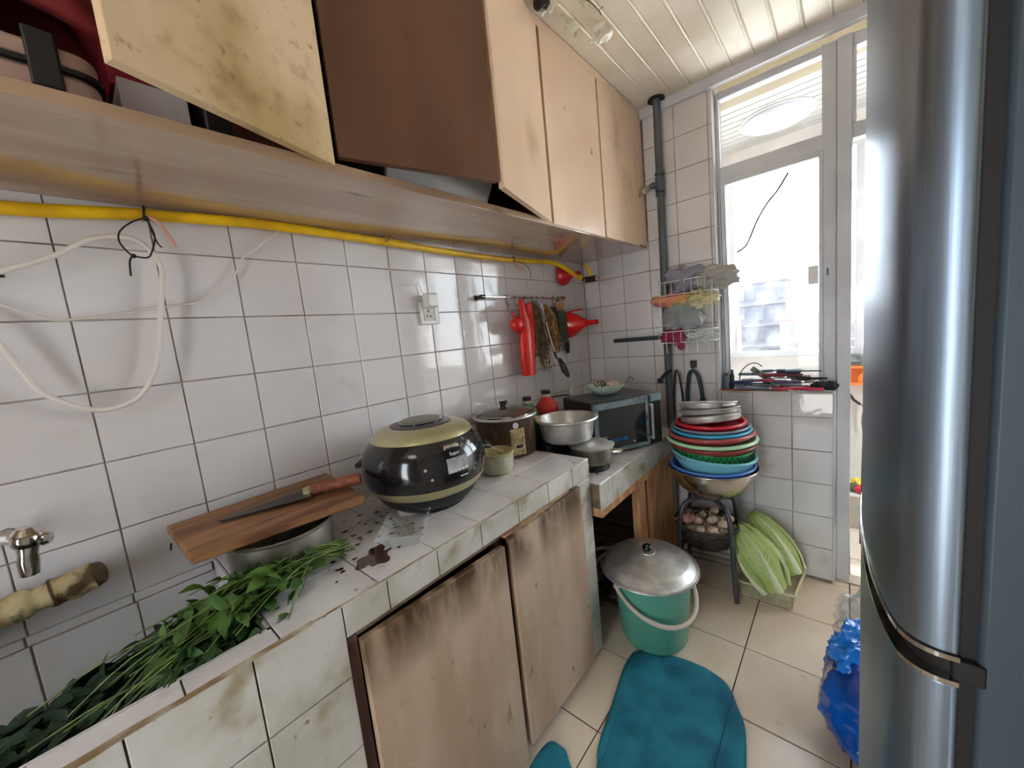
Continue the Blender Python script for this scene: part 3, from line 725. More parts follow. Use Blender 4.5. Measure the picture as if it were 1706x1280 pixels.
part('handle', M().tube(smooth([(.196,.478,.931),(.222,.520,.934),(.262,.578,.938)], 5), [.013,.014,.0145,.014,.014,.0145,.015,.0155,.016,.016,.015], 10), MT['redwood'], kn, world=True, ang=1.3)
part('ferrule', M().tube([(.188,.466,.929),(.197,.480,.931)], [.011,.0135], 10), MT['champ'], kn, world=True)

# puddle and clear plastic tray
m = M(); n = 40
pl = []
for k in range(n):
    a = 2*pi*k/n; r = 1+.25*sin(3*a+1)+.14*sin(7*a)
    pl.append((.378+.036*r*cos(a)-.012*r*sin(a), .528+.040*r*sin(a)))
m.prism(pl, CT+.0002, CT+.0012)
for i in range(70):
    cx, cy = random.uniform(.12,.40), random.uniform(.42,.68); r = random.uniform(.0015,.006)
    q = [(cx+r*random.uniform(.6,1.4)*cos(2*pi*k/7), cy+r*random.uniform(.8,2)*sin(2*pi*k/7)) for k in range(7)]
    m.prism(q, CT+.0002, CT+.0009)
MT['puddle'] = mat('muddy_water', srgb(66,42,30), .05, coat=.5)
single('muddy_puddle', m, MT['puddle'], 'brown puddle and splashes on the counter beside the greens', 'puddle', kind='stuff', ang=.3)
tr = thing('plastic_tray', 'clear plastic food tray with scraps on the counter before the black cooker', 'tray', (.337, .648, CT+.002), rz=radians(47))
def trayf(hx, hy, h, z0):
    return [(-hx,-hy),(hx,-hy),(hx,hy),(-hx,hy)]
MT['clearp'] = mat('clear_tray', srgb(226,230,230), .12, alpha=.24, coat=.6)
bx_, by_ = .036, .082
tx_, ty_ = .052, .103
vs = [(-bx_,-by_,0),(bx_,-by_,0),(bx_,by_,0),(-bx_,by_,0),(-tx_,-ty_,.032),(tx_,-ty_,.032),(tx_,ty_,.032),(-tx_,ty_,.032),(-tx_-.006,-ty_-.006,.032),(tx_+.006,-ty_-.006,.032),(tx_+.006,ty_+.006,.032),(-tx_-.006,ty_+.006,.032)]
part('tray', M().add(vs, [(0,1,2,3)]+[(i,(i+1)%4,4+(i+1)%4,4+i) for i in range(4)]+[(4+i,4+(i+1)%4,8+(i+1)%4,8+i) for i in range(4)]), MT['clearp'], tr, solid=.0012, bev=.003)
m = M()
for i in range(60):
    a = random.random()*6.3; x0, y0 = random.gauss(0,.014), random.gauss(-.01,.022)
    m.tube([(x0,y0,.003+random.random()*.004),(x0+.012*cos(a),y0+.012*sin(a),.004+random.random()*.006)], .0006, 4)
part('scraps', m, mat('herb_scraps', srgb(120,110,80), .7), tr, stuff=True)

# black pressure cooker
ck = thing('pressure_cooker', 'black round electric cooker with champagne bands and a display on the counter', 'cooker', (.224, .806, CT))

part('base', M().lathe([(0,.004),(.100,.004),(.118,.010),(.142,.032),(.158,.058)], 56), MT['black'], ck)
part('feet', M().lathe([(0,0),(.11,0),(.11,.006),(0,.006)], 24), MT['rubber'], ck)
part('lower_band', M().lathe([(.1575,.057),(.167,.066),(.174,.078),(.1768,.085)], 56), MT['champ'], ck)
CKP = [(.1762,.084),(.1835,.105),(.1862,.128),(.1848,.150),(.1785,.174),(.1658,.197),(.152,.212)]
part('body', M().lathe(CKP, 56), MT['blackgloss'], ck, ang=1.2)
part('upper_band', M().lathe([(.152,.211),(.148,.220),(.136,.231),(.116,.239),(.100,.2425),(.092,.243)], 56), MT['champ'], ck)
ld1 = part('lid_disc', M().lathe([(.093,.242),(.090,.2455),(.06,.249),(0,.250)], 48), mat('plum_plastic', srgb(62,48,62), .3), ck)
part('lid_handle', M().lathe([(.058,.248),(.060,.252),(.056,.257),(.044,.259),(0,.256)], 40), mat('olive_grip', srgb(112,110,92), .35), ld1)
part('lid_ring', M().lathe([(.0645,.2485),(.0645,.251),(.060,.252),(.060,.249)], 40), MT['blackgloss'], ld1)
def crad(zz):
    for (r0,z0),(r1,z1) in zip(CKP, CKP[1:]):
        if zz <= z1: return r0+(r1-r0)*(zz-z0)/(z1-z0)
    return CKP[-1][0]
def on_cooker(phi, z, w, h, off=.0015, seg=8):
    def fn(u, v):
        zz = z + h*(v-.5); r = crad(zz)+off; a = phi + (u-.5)*w/.18
        return (r*cos(a), r*sin(a), zz)
    return fn
ph = radians(-7)
dsp = part('display', M().grid(on_cooker(ph, .147, .064, .040), 10, 6), mat('grey_display', srgb(178,176,180), .25, col2=srgb(150,148,152), nscale=40), ck, solid=.001)
part('logo_plate', M().grid(on_cooker(ph-.03, .196, .050, .012, .002), 10, 3), MT['chrome'], ck, solid=.001)
def text_curve(name, txt, size, mt, parent, matrix, ext=.0003, label=None):
    cu = bpy.data.curves.new(name, 'FONT'); cu.body = txt; cu.size = size; cu.extrude = ext; cu.align_x = 'CENTER'; cu.align_y = 'CENTER'
    cu.materials.append(mt)
    tmp = bpy.data.objects.new('t', cu); COL.objects.link(tmp)
    dg = bpy.context.evaluated_depsgraph_get(); me = bpy.data.meshes.new_from_object(tmp.evaluated_get(dg))
    bpy.data.objects.remove(tmp)
    o = bpy.data.objects.new(name, me); COL.objects.link(o); o.parent = parent; o.matrix_basis = matrix
    if label: o['label'] = label
    return o
def facing(phi, r, z, tilt=0):
    x = Vector((-sin(phi), cos(phi), 0)); n = Vector((cos(phi)*cos(tilt), sin(phi)*cos(tilt), sin(tilt))); y = n.cross(x)
    return Matrix(((x[0],y[0],n[0],r*cos(phi)),(x[1],y[1],n[1],r*sin(phi)),(x[2],y[2],n[2],z),(0,0,0,1)))
text_curve('lettering', 'Supor', .013, MT['white'], ck, facing(ph-.02, crad(.178)+.002, .178, .38))
for k in range(5):
    part('indicator', M().grid(on_cooker(ph-.13+.065*k, .133, .007, .006, .003), 2, 2), MT['white'], dsp)
db = part('dial_button', M().lathe([(.0,.002),(.009,.002),(.011,0),(.012,-.003)], 20, facing(ph+.33, crad(.122)+.001, .122)), mat('teal_ring', srgb(90,120,120), .3), ck)
part('dial_cap', M().lathe([(0,.003),(.006,.003),(.0075,.001)], 20, facing(ph+.33, crad(.122)+.001, .122)), MT['blackgloss'], db)
for a_, z_ in ((ph-.50,.150),(ph-.42,.122)):
    part('mark', M().lathe([(0,.0012),(.004,.0012),(.005,0)], 4, facing(a_, crad(z_)+.001, z_)), MT['alu'], ck)
part('small_print', M().grid(on_cooker(ph+.08, .112, .026, .003, .002), 4, 2), MT['white'], ck)
for s_ in (radians(222), radians(62)):
    d = Vector((cos(s_), sin(s_), 0)); t_ = Vector((-sin(s_), cos(s_), 0))
    part('handle', M().tube(smooth([d*.172+t_*.040+Vector((0,0,.146)), d*.198+t_*.030+Vector((0,0,.138)), d*.205+Vector((0,0,.134)), d*.198-t_*.030+Vector((0,0,.138)), d*.172-t_*.040+Vector((0,0,.146))], 5), .008, 8), MT['black'], ck, ang=1.3)
MT['seam'] = MT['rubber']
for s_ in (-.60, .60):
    pts = []
    for k in range(9):
        z = .200-.114*k/8; a = ph+s_+(.16 if s_ < 0 else -.05)*(k/8)**2
        pts.append(Vector((cos(a)*(crad(z)+.0004), sin(a)*(crad(z)+.0004), z)))
    part('panel_seam', M().tube(pts, .0009, 4), MT['rubber'], ck)

# old rice cooker
rc = thing('rice_cooker', 'old brown rice cooker with glass lid and flowered label near the wall', 'cooker', (.132, 1.278, CT))
MT['rust'] = mat('stained_brown_enamel', srgb(104,84,66), .4, col2=srgb(74,58,46), nscale=9, stretch=(1,1,.3), stain=[(srgb(140,120,96), 18, .58, .74, (1,1,.4))])
part('body', M().lathe([(0,0),(.110,0),(.118,.006),(.121,.02),(.123,.145),(.126,.150),(.126,.154),(.118,.155)], 48), MT['rust'], rc)
part('rim_ring', M().lathe([(.118,.153),(.131,.155),(.134,.159),(.133,.164),(.126,.167),(.118,.166)], 48), MT['alu'], rc)
gl_ = part('glass_lid', M().lathe([(.127,.166),(.123,.171),(.10,.181),(.06,.190),(.02,.194),(0,.194)], 48), mat('smoked_glass_lid', srgb(120,112,104), .08, .5), rc)
part('lid_band', M().lathe([(.128,.166),(.128,.171),(.1225,.173),(.121,.170)], 48), MT['chrome'], gl_)
part('knob_plate', M().lathe([(.026,.190),(.026,.194),(0,.1955)], 24), MT['chrome'], gl_)
part('knob', M().lathe([(.0145,.194),(.0150,.200),(.0175,.213),(.0165,.219),(0,.220)], 24), MT['blackgloss'], gl_)
MT['beige'] = mat('beige_bakelite', srgb(196,168,142), .45)
for a in (radians(-128), radians(52)):
    d = Vector((cos(a), sin(a), 0)); t_ = Vector((-sin(a), cos(a), 0))
    m = M()
    pl = [d*.122+t_*.036, d*.150+t_*.030, d*.157, d*.150-t_*.030, d*.122-t_*.036]
    m.prism([(p_.x, p_.y) for p_ in pl], .112, .128)
    part('handle', m, MT['beige'], rc, bev=.006, segs=3)
def rpatch(phi, z, w, h, off=.001, R0=.122):
    return lambda u, v: ((R0+off+.0008)*cos(phi+(u-.5)*w/R0), (R0+off+.0008)*sin(phi+(u-.5)*w/R0), z+h*(v-.5))
la = radians(-26)
fl_ = part('front_label', M().grid(rpatch(la, .068, .060, .105), 8, 8), mat('cream_label', srgb(206,192,150), .5, col2=srgb(168,146,100), nscale=30, stain=[(srgb(90,70,48), 40, .58, .68, (1,1,1))]), rc, solid=.0008)
part('sticker', M().lathe([(0,.0008),(.012,.0008),(.0122,0)], 20, facing(la-.05, .1250, .134)), MT['white'], rc)
part('switch_slot', M().grid(rpatch(la+.03, .050, .026, .011, .003), 4, 2), MT['blackstr'], fl_, solid=.001)
part('switch_lever', M().bx(-.006,-.004,0,.006,.004,.010, facing(la+.03, .1265, .052)), MT['black'], rc)
for k, z_ in enumerate((.078,.071)):
    for d_ in (-.12,.14):
        part('indicator', M().bx(-.005,-.0012,0,.005,.0012,.001, facing(la+d_, .1262, z_)), MT['rust'], fl_)
part('feet', M().lathe([(0,-.0),(.09,-.0),(.09,.002),(0,.002)], 20), MT['rubber'], rc)

# small plastic-wrapped bowl with chopsticks
sb = thing('cream_tub', 'small cream plastic tub wrapped in film beside the black cooker', 'tub', (.256, 1.082, CT))
MT['cream_p'] = mat('cream_plastic', srgb(196,188,150), .35, col2=srgb(182,172,128), nscale=9, coat=.2)
part('tub', M().lathe([(0,0),(.046,0),(.052,.004),(.056,.012),(.061,.066),(.064,.069),(.065,.076),(.063,.077),(.060,.070),(.055,.014),(.048,.006),(0,.005)], 36), MT['cream_p'], sb)
part('film_wrap', M().grid(lambda u, v: ((.0595+.004*v+.0015*sin(31*u+7*v))*cos(u*6.2832), (.0595+.004*v+.0015*sin(31*u+7*v))*sin(u*6.2832), .010+.055*v), 60, 8), MT['film'], sb)
m = M().tube([(.215,1.06,.885),(.262,1.075,.862),(.30,1.10,.835)], .0022, 6)
single('chopstick', M().tube([(.175,1.035,.925),(.275,1.085,.862)], [.0025,.0016], 6), MT['offwhite'], 'pale thin chopstick leaning in the cream tub', 'chopstick')
single('wooden_spatula', M().tube(smooth([(.205,1.025,.905),(.235,1.05,.886),(.288,1.09,.860)], 4), [.009,.011,.011,.010,.007,.005,.004,.004,.004], 8, flat=.35), MT['chop'], 'light wooden spatula leaning in the cream tub', 'spatula')
part('cord', M().tube(smooth([(.13,1.00,.84),(.155,1.04,.86),(.165,1.08,.85),(.185,1.12,.82),(.185,1.14,.792)], 6), .004, 6), MT['rubber'], rc, world=True, ang=1.4)

# bottles at the back
def bottle(name, label, x, y, r, h, mt, capm):
    b = thing(name, label, 'bottle', (x, y, CT-.095 if y > 1.34 else CT))
    part('body', M().lathe([(0,0),(r*.92,0),(r,.006),(r,h*.80),(r*.88,h*.86),(r*.55,h*.94),(r*.42,h)], 28), mt, b)
    part('neck', M().lathe([(r*.44,h),(r*.44,h+.012),(0,h+.012)], 20), MT['offwhite'], b)
    part('cap', M().lathe([(r*.40,h+.010),(r*.42,h+.026),(r*.36,h+.030),(0,h+.030)], 20), capm, b)
    return b
bottle('red_bottle', 'red plastic bottle with a black cap behind the aluminium basin', .115, 1.60, .056, .272, mat('red_bottle', srgb(196,44,38), .35), MT['black'])
bottle('green_bottle', 'green plastic bottle with a black cap behind the rice cooker', .098, 1.475, .050, .262, mat('green_bottle', srgb(22,128,58), .3), MT['black'])

# gas stove with two pots
sv = thing('gas_stove', 'black gas burner on the lower tiled shelf beneath the aluminium pots', 'stove', (.25, 1.49, C2T))
part('body', M().bx(-.085,-.13,.012,.045,.03,.085), MT['blackgloss'], sv, bev=.006)
part('burner', M().lathe([(0,.085),(.05,.085),(.05,.098),(0,.10)], 24, TR((-.02,-.05,0))), MT['black'], sv)
part('pan_support', M().bx(-.085,-.054,.098,.045,-.046,.109).bx(-.024,-.125,.098,-.016,.025,.109), MT['black'], sv, bev=.001)
for sx in (-.08,.025):
    for sy in (-.125,.01): part('leg', M().bx(sx,sy,0,sx+.015,sy+.015,.014), MT['rubber'], sv)
ab = thing('aluminium_basin', 'deep dented aluminium basin pot without lid on the stove', 'pot', (.312, 1.462, C2T+.116))
part('body', M().lathe([(0,0),(.088,0),(.100,.006),(.106,.018),(.118,.085),(.128,.089),(.133,.094),(.131,.099),(.122,.099),(.116,.092),(.104,.020),(.098,.009),(0,.005)], 48), MT['alu'], ab)
pn = thing('lidded_pan', 'small aluminium saucepan with dented lid on the lower shelf', 'pan', (.408, 1.488, C2T+.022))
part('body', M().lathe([(0,0),(.066,0),(.080,.008),(.086,.025),(.088,.072),(.091,.074),(.088,.076),(.084,.072)], 40), MT['alud'], pn)
pl_ = part('lid', M().lathe([(.093,.072),(.094,.077),(.085,.080),(.080,.084),(.05,.090),(0,.092)], 40), MT['alu'], pn)
part('knob', M().lathe([(.005,.0),(.008,.007),(.009,.012),(0,.013)], 14, TR((.055,.055,.083))), MT['black'], pl_)
part('handle', M().tube([(.080,.025,.050),(.108,.035,.052),(.118,.038,.052)], [.011,.0125,.011], 10), MT['steel'], pn)
part('trivet', M().lathe([(.06,-.022),(.07,-.022),(.066,0),(.056,0)], 20), MT['black'], pn)
for k in range(3):
    a = -.9 + 2.1*k
    part('trivet_leg', M().tube([(.05*cos(a),.05*sin(a),-.004),(.09*cos(a),.09*sin(a),-.006),(.094*cos(a),.094*sin(a),-.020)], .004, 6), MT['black'], pn)

# microwave
mw = thing('microwave', 'dark microwave oven with scuffed frame on the lower tiled shelf', 'microwave', (.366, 1.585, C2T), rz=math.atan2(.88, .475))
# local: x runs along the front (towards the window wall), y points back to the corner
mwW, mwD, mwH = .362, .262, .245
part('cabinet', M().bx(0,0,.012,mwW,mwD,mwH), mat('dark_enamel', srgb(38,42,44), .3), mw, bev=.006)
part('front_frame', M().bx(.0,-.016,.012,mwW*.80,0,.030).bx(0,-.016,mwH-.032,mwW*.80,0,mwH-.004).bx(0,-.016,.03,.022,0,mwH-.03).bx(mwW*.765,-.016,.03,mwW*.80,0,mwH-.03), mat('scuffed_grey', srgb(134,146,150), .4, .2, col2=srgb(100,116,122), nscale=16, stain=[(srgb(60,66,68), 30, .6, .7, (1,1,1))]), mw, bev=.002)
part('door_glass', M().bx(.022,-.012,.03,mwW*.765,0,mwH-.032), mat('black_glass', srgb(20,26,32), .07, coat=.5), mw)
part('control_panel', M().bx(mwW*.81,-.014,.012,mwW,0,mwH-.004), MT['black'], mw, bev=.002)
part('handle', M().tube([(mwW*.83,-.028,.04),(mwW*.83,-.028,mwH-.04)], .006, 8).bx(mwW*.82,-.028,.04,mwW*.84,-.01,.05).bx(mwW*.82,-.028,mwH-.05,mwW*.84,-.01,mwH-.04), MT['alu'], mw)
part('corner_cap', M().bx(mwW*.84,-.018,mwH-.034,mwW+.004,.0,mwH+.001), mat('teal_grey', srgb(120,142,146), .4), mw, bev=.004)
for sx in (.02, mwW-.05):
    for sy in (.02, mwD-.05): part('foot', M().bx(sx,sy,0,sx+.03,sy+.03,.013), MT['rubber'], mw)
AXm = Matrix(((1,0,0,0),(0,0,-1,0),(0,1,0,0),(0,0,0,1)))
MT['bluep'] = mat('blue_print', srgb(36,140,214), .4)
text_curve('lettering', 'e智能光波', .021, MT['bluep'], mw, Matrix.Translation((.120,-.0135,.066)) @ AXm)
part('swirl', M().tube([(.055+.022*cos(a), -.0128, .075+.016*sin(a)) for a in [.3+k*.25 for k in range(20)]], .0012, 4), mat('yellow_green_print', srgb(170,190,70), .5), mw)
part('control_dot', M().lathe([(0,.001),(.005,.001)], 14, Matrix.Translation((.205,-.0125,.045)) @ AXm), MT['pink'], mw)
single('foam_earplug', M().tube([(.150,1.775,.936),(.150,1.775,.962)], [.010,.008], 10).tube([(.150,1.775,.960),(.150,1.775,.975)], [.007,.006], 10), MT['offwhite'], 'small pale stopper standing on top of the microwave', 'stopper')
single('black_lead', M().tube(smooth([(.03,1.50,.80),(.05,1.58,.90),(.10,1.67,.942),(.14,1.76,.940)], 6), .004, 6), MT['rubber'], 'black power lead lying across the microwave top', 'cord', ang=1.4)

gbw = thing('enamel_bowl', 'pale green enamel bowl of garlic and dried peppers on the microwave', 'bowl', (.305, 1.845, .9355))
part('bowl', M().lathe([(0,0),(.045,0),(.060,.006),(.082,.028),(.094,.044),(.097,.045),(.096,.047),(.091,.045),(.078,.030),(.058,.010),(0,.006)], 40), mat('mint_enamel', srgb(196,214,200), .2, coat=.3), gbw)
MT['garlic'] = mat('garlic_skin', srgb(222,206,184), .55, col2=srgb(196,168,150), nscale=60, stretch=(1,1,.2), bump=.2, bscale=80)
MT['shallot'] = mat('shallot_skin', srgb(150,96,86), .4, col2=srgb(186,140,120), nscale=40, stretch=(1,1,.2))
def bulb_mesh(r, seg=6):
    m = M()
    m.ball((0,0,r*.85), (r, r, r*.85), 24, 12, fn=lambda t, a: 1+.07*abs(cos(seg*a/2))*sin(t) - (.0))
    m.lathe([(r*.30,r*1.55),(r*.16,r*1.85),(r*.12,r*2.3),(0,r*2.35)], 10)
    return m
gm = bulb_mesh(.019).mesh('garlic_bulb', 1.2); gm.materials.append(MT['garlic'])
sm_ = bulb_mesh(.018, 3).mesh('shallot', 1.2); sm_.materials.append(MT['shallot'])
def drop(name, me, x, y, z, lab, cat, grp, s=1, tl=.5):
    o = bpy.data.objects.new(name, me); COL.objects.link(o); o.location = (x, y, z)
    o.rotation_euler = (random.uniform(-tl, tl), random.uniform(-tl, tl), random.uniform(0, 6.28)); o.scale = (s, s, s)
    o['label'] = lab; o['category'] = cat; o['group'] = grp
    return o
random.seed(5)
for i, (dx, dy) in enumerate([(.045,.02),(.02,.045),(.055,-.01),(.03,-.02),(.01,.01),(.035,.035)]):
    drop('garlic_bulb', gm, .305+dx*1.0, 1.845+dy*1.0, .9355+.030+.006*(i % 2), 'cream garlic bulb heaped in the pale green enamel bowl', 'garlic', 'garlic in the enamel bowl', .8)
MT['pepper'] = mat('dried_pepper', srgb(96,46,40), .5, col2=srgb(150,120,90), nscale=20)
for i in range(9):
    a = random.uniform(2.2, 4.8); x0, y0 = .305+.045*cos(a)*random.random(), 1.845+.05*sin(a)*random.random()
    pts = smooth([(x0,y0,.972),(x0+.012*cos(a),y0+.012*sin(a),.985+random.random()*.012),(x0+.028*cos(a+.5),y0+.028*sin(a+.5),.988+random.random()*.02)], 4)
    single('dried_pepper', M().tube(pts, [.0045-.0004*k for k in range(len(pts))], 6), MT['pepper'], 'shrivelled dark dried pepper in the pale green enamel bowl', 'pepper', group='peppers in the enamel bowl', ang=1.3)
single('bent_wire_hook', M().tube(smooth([(.375,1.92,.972),(.385,1.935,1.0),(.395,1.95,1.0),(.40,1.955,.985)], 5), .0018, 5), MT['blackstr'], 'thin bent wire hook over the rim of the enamel bowl', 'hook', ang=1.4)

# ================================================================== greens in the sink
MT['leafg'] = mat('leaf_green', srgb(56,92,38), .5, col2=srgb(84,120,46), nscale=26, sub=.1)
MT['leafd'] = mat('shaded_leaf_green', srgb(26,50,32), .6, col2=srgb(40,68,38), nscale=20)  # shade of the sink painted into the leaf colour
MT['stemg'] = mat('stem_green', srgb(124,146,68), .45, col2=srgb(74,98,44), nscale=30)
MT['stemd'] = mat('shaded_stem', srgb(62,80,42), .5, col2=srgb(38,56,34), nscale=30)  # stem colour darkened for the shaded sink as well
random.seed(11)
gb = thing('leafy_greens', 'bunch of bright leafy greens with pale stem ends on the counter edge', 'vegetable', (.33, .40, .79))
ms, ml = M(), M()
for i in range(70):
    t = random.random()
    s0 = Vector((.30+random.gauss(0,.018), .485+random.gauss(0,.012), .798+random.random()*.022))
    e = Vector((.33+random.gauss(0,.045), .25+random.gauss(0,.05), .775+random.random()*.05))
    mid = (s0+e)/2 + Vector((random.gauss(0,.012), 0, .018+random.random()*.02))
    pts = smooth([s0, mid, e], 4)
    ms.tube(pts, [.0022-.00014*k for k in range(len(pts))], 5)
    for k in range(4):
        q = pts[random.randint(3, len(pts)-1)]
        d = Vector((random.gauss(.3,.6), random.gauss(-.5,.6), random.gauss(0,.5)))
        leaf_at(ml, q, d, (random.gauss(0,.4), random.gauss(0,.4), 1), random.uniform(.022,.045), random.uniform(.014,.028))
part('stems', ms, MT['stemg'], gb, world=True, stuff=True, ang=1.4)
part('leaves', ml, MT['leafg'], gb, world=True, stuff=True, ang=1.4)
gb = thing('leafy_greens', 'heap of leafy greens lying in the sink below the tap, its shade painted dark', 'vegetable', (.22, .05, .6))
ms, ml, md = M(), M(), M()
md.grid(lambda u, v: (.015+.39*u, -.45+.73*v, .575+(.125*v**1.3+.02)*sin(pi*min(1,max(0,u*.9+.05)))**.5+.008*sin(17*u+23*v)+.008*sin(29*v-11*u)), 22, 30)
for i in range(520):
    u, v = random.random(), random.random()
    y = -.45+.72*v; x = .03+.36*u; z = .59+(.13*v**1.3+.02)*sin(pi*u)**.5 + random.random()*.02
    d = Vector((random.gauss(0,.5), -1+random.gauss(0,.5), random.gauss(0,.35)))
    leaf_at(ml, (x,y,z), d, (random.gauss(0,.4), random.gauss(0,.4), 1), random.uniform(.03,.06), random.uniform(.016,.034))
for i in range(64):
    x = random.uniform(.06,.40); y = random.uniform(.10,.30); z = .66+.035*random.random()+.06*(y-.1)/.2
    L_ = random.uniform(.10,.32)
    e = Vector((x+random.gauss(-.03,.04), y-L_, z-.04-.28*L_+random.random()*.02))
    pts = smooth([Vector((x,y,z)), (Vector((x,y,z))+e)/2+Vector((0,0,.015)), e], 3)
    ms.tube(pts, .0014, 4)
part('undergrowth', md, MT['leafd'], gb, world=True, stuff=True, ang=1.4)
part('stems', ms, MT['stemd'], gb, world=True, stuff=True, ang=1.4)
part('leaves', ml, MT['leafd'], gb, world=True, stuff=True, ang=1.4)
gb = thing('leafy_greens', 'drooping dark greens at the sink corner beside the aluminium pot', 'vegetable', (.34, .26, .76))
ms, ml = M(), M()
for i in range(620):
    x = random.uniform(.22,.415); y = random.uniform(.17,.33); z = .70+.09*random.random()
    d = Vector((random.gauss(.1,.7), random.gauss(-.6,.6), random.gauss(-.2,.5)))
    leaf_at(ml, (x,y,z), d, (random.gauss(0,.4), random.gauss(0,.4), 1), random.uniform(.024,.045), random.uniform(.012,.024))
for i in range(46):
    x = random.uniform(.25,.41); y = random.uniform(.20,.36); z = random.uniform(.73,.80)
    e = Vector((x+random.gauss(-.05,.05), y-random.uniform(.06,.2), z-random.uniform(.03,.09)))
    pts = smooth([Vector((x,y,z)), (Vector((x,y,z))+e)/2+Vector((0,0,.018)), e], 3)
    ms.tube(pts, .0016, 4)
part('stems', ms, MT['stemg'], gb, world=True, stuff=True, ang=1.4)
part('leaves', ml, mat('mid_leaf', srgb(36,66,34), .5, col2=srgb(54,90,42), nscale=22), gb, world=True, stuff=True, ang=1.4)

# ================================================================== utensil rail on the wall
rl = thing('utensil_rail', 'black and chrome utensil rail on the tiles holding kitchen tools', 'rail', (.03, 1.62, 1.44))
part('bar', M().tube([(.038,1.32,1.441),(.038,1.93,1.438)], .0048, 10), MT['chrome'], rl, world=True)
for yy in (1.318, 1.935): part('bracket', M().tube([(.001,yy,1.44),(.012,yy,1.44)], .014, 12).tube([(.010,yy,1.44),(.038,yy,1.44)], .0085, 10).tube([(.038,yy-.010,1.44),(.038,yy+.012,1.44)], .010, 12), MT['blackgloss'], rl, world=True)
for yy in (1.47,1.53,1.60,1.66,1.70,1.75,1.84):
    part('hook', M().tube(smooth([(.046,yy,1.436),(.042,yy,1.447),(.034,yy,1.446),(.033,yy,1.43),(.038,yy,1.405),(.048,yy,1.400),(.052,yy,1.410)], 4), .0014, 5), MT['blade'], rl, world=True, ang=1.4)
ld_ = thing('red_ladle', 'small round red plastic dipper hanging leftmost on the rail', 'ladle', (.07, 1.49, 1.29))
part('cup', M().ball((.07,1.490,1.312), (.030,.038,.034), 20, 12), MT['red'], ld_, world=True, ang=1.5)
part('loop', M().tube(smooth([(.065,1.485,1.345),(.055,1.478,1.36),(.050,1.488,1.372),(.055,1.50,1.36),(.062,1.498,1.345)], 4), .003, 6), MT['red'], ld_, world=True, ang=1.5)
rb = thing('red_sheath', 'long glossy red plastic sleeve hanging under the rail', 'sleeve', (.06, 1.57, 1.07))
pts = [(.055,1.565,1.07),(.055,1.563,1.14),(.057,1.567,1.22),(.058,1.572,1.29),(.055,1.562,1.35),(.05,1.558,1.43)]
m = M()
for k, (a, b) in enumerate(((.034,.044),(.036,.050),(.036,.056),(.034,.050),(.016,.028),(.010,.014))): pass
def ring_tube(pts, rs, n=20, crinkle=0):
    vs = []; fs = []
    for i, (p_, (a, b)) in enumerate(zip(pts, rs)):
        for j in range(n):
            t = 2*pi*j/n; w = 1+crinkle*sin(5*t+i*1.7)
            vs.append((p_[0]+a*cos(t)*w, p_[1]+b*sin(t)*w, p_[2]))
    for i in range(len(pts)-1):
        for j in range(n):
            fs.append((i*n+j, i*n+(j+1)%n, (i+1)*n+(j+1)%n, (i+1)*n+j))
    fs.append(tuple(reversed(range(n)))); fs.append(tuple((len(pts)-1)*n+j for j in range(n)))
    return M().add(vs, fs)
part('sleeve', ring_tube(pts, [(.026,.040),(.028,.046),(.029,.052),(.027,.047),(.018,.026),(.009,.013)], 20, .05), MT['red'], rb, world=True, ang=.9)
part('handle', M().hexa([(.045,1.588,1.28),(.062,1.588,1.28),(.066,1.636,1.28),(.05,1.636,1.28),(.045,1.592,1.410),(.060,1.592,1.410),(.060,1.628,1.42),(.047,1.628,1.42)]), MT['red'], rb, world=True, bev=.005)
random.seed(3)
MT['husk'] = mat('dry_husk', srgb(134,108,74), .85, col2=srgb(74,60,42), nscale=24, bump=.4, bscale=50)
MT['straw'] = mat('straw_brown', srgb(184,138,84), .85, col2=srgb(120,86,52), nscale=30)
def bundle(y0, z1, n, sy_, zlo, zhi, leaves):
    m = M()
    for i in range(n):
        y = y0+random.gauss(0, sy_); ze = random.uniform(zlo, zhi); x = .045+random.random()*.035
        pts = [(.045, y0+(y-y0)*.25, z1)]
        for k in range(1, 5):
            f = k/4; pts.append((x+random.gauss(0,.004), y+.03*f+random.gauss(0,.005), z1+(ze-z1)*f))
        sm2 = smooth(pts, 3); m.tube(sm2, [random.uniform(.0012,.0032)]*len(sm2), 4)
        for k in range(leaves):
            q = sm2[random.randint(4, len(sm2)-1)]
            leaf_at(m, q, (random.gauss(.2,.5), random.gauss(0,.5), random.gauss(-.8,.5)), (random.gauss(0,1), random.gauss(0,1), .3), random.uniform(.012,.030), random.uniform(.006,.014))
    m.tube([(.045+.010*cos(t), y0+.010*sin(t), z1-.012) for t in [k*.6 for k in range(11)]], .002, 4, closed=True)
    return m
single('dried_herb_bundle', bundle(1.655, 1.425, 46, .020, 1.08, 1.22, 3), MT['husk'], 'dark brown bundle of dried herb stalks hanging right of the red sleeve', 'herbs', kind='stuff', ang=1.3)
single('dried_stalk_brush', bundle(1.760, 1.405, 40, .018, 1.14, 1.24, 2), MT['straw'], 'tan bundle of dried stalks hanging behind the slotted spoon', 'brush', kind='stuff', ang=1.3)
sp_ = thing('slotted_spoon', 'black slotted spoon with long thin handle hanging from the rail', 'spoon', (.07, 1.8, 1.05))
part('handle', M().tube(smooth([(.065,1.700,1.41),(.072,1.712,1.33),(.078,1.735,1.22),(.08,1.757,1.155)], 4), [.004,.004,.004,.0045,.005,.005,.0055,.006,.0065,.0075,.009,.010,.009], 8, flat=.6), MT['steel'], sp_, world=True, ang=1.3)
part('grip', M().tube([(.08,1.752,1.165),(.081,1.765,1.128)], [.009,.006], 10), MT['blackgloss'], sp_, world=True)
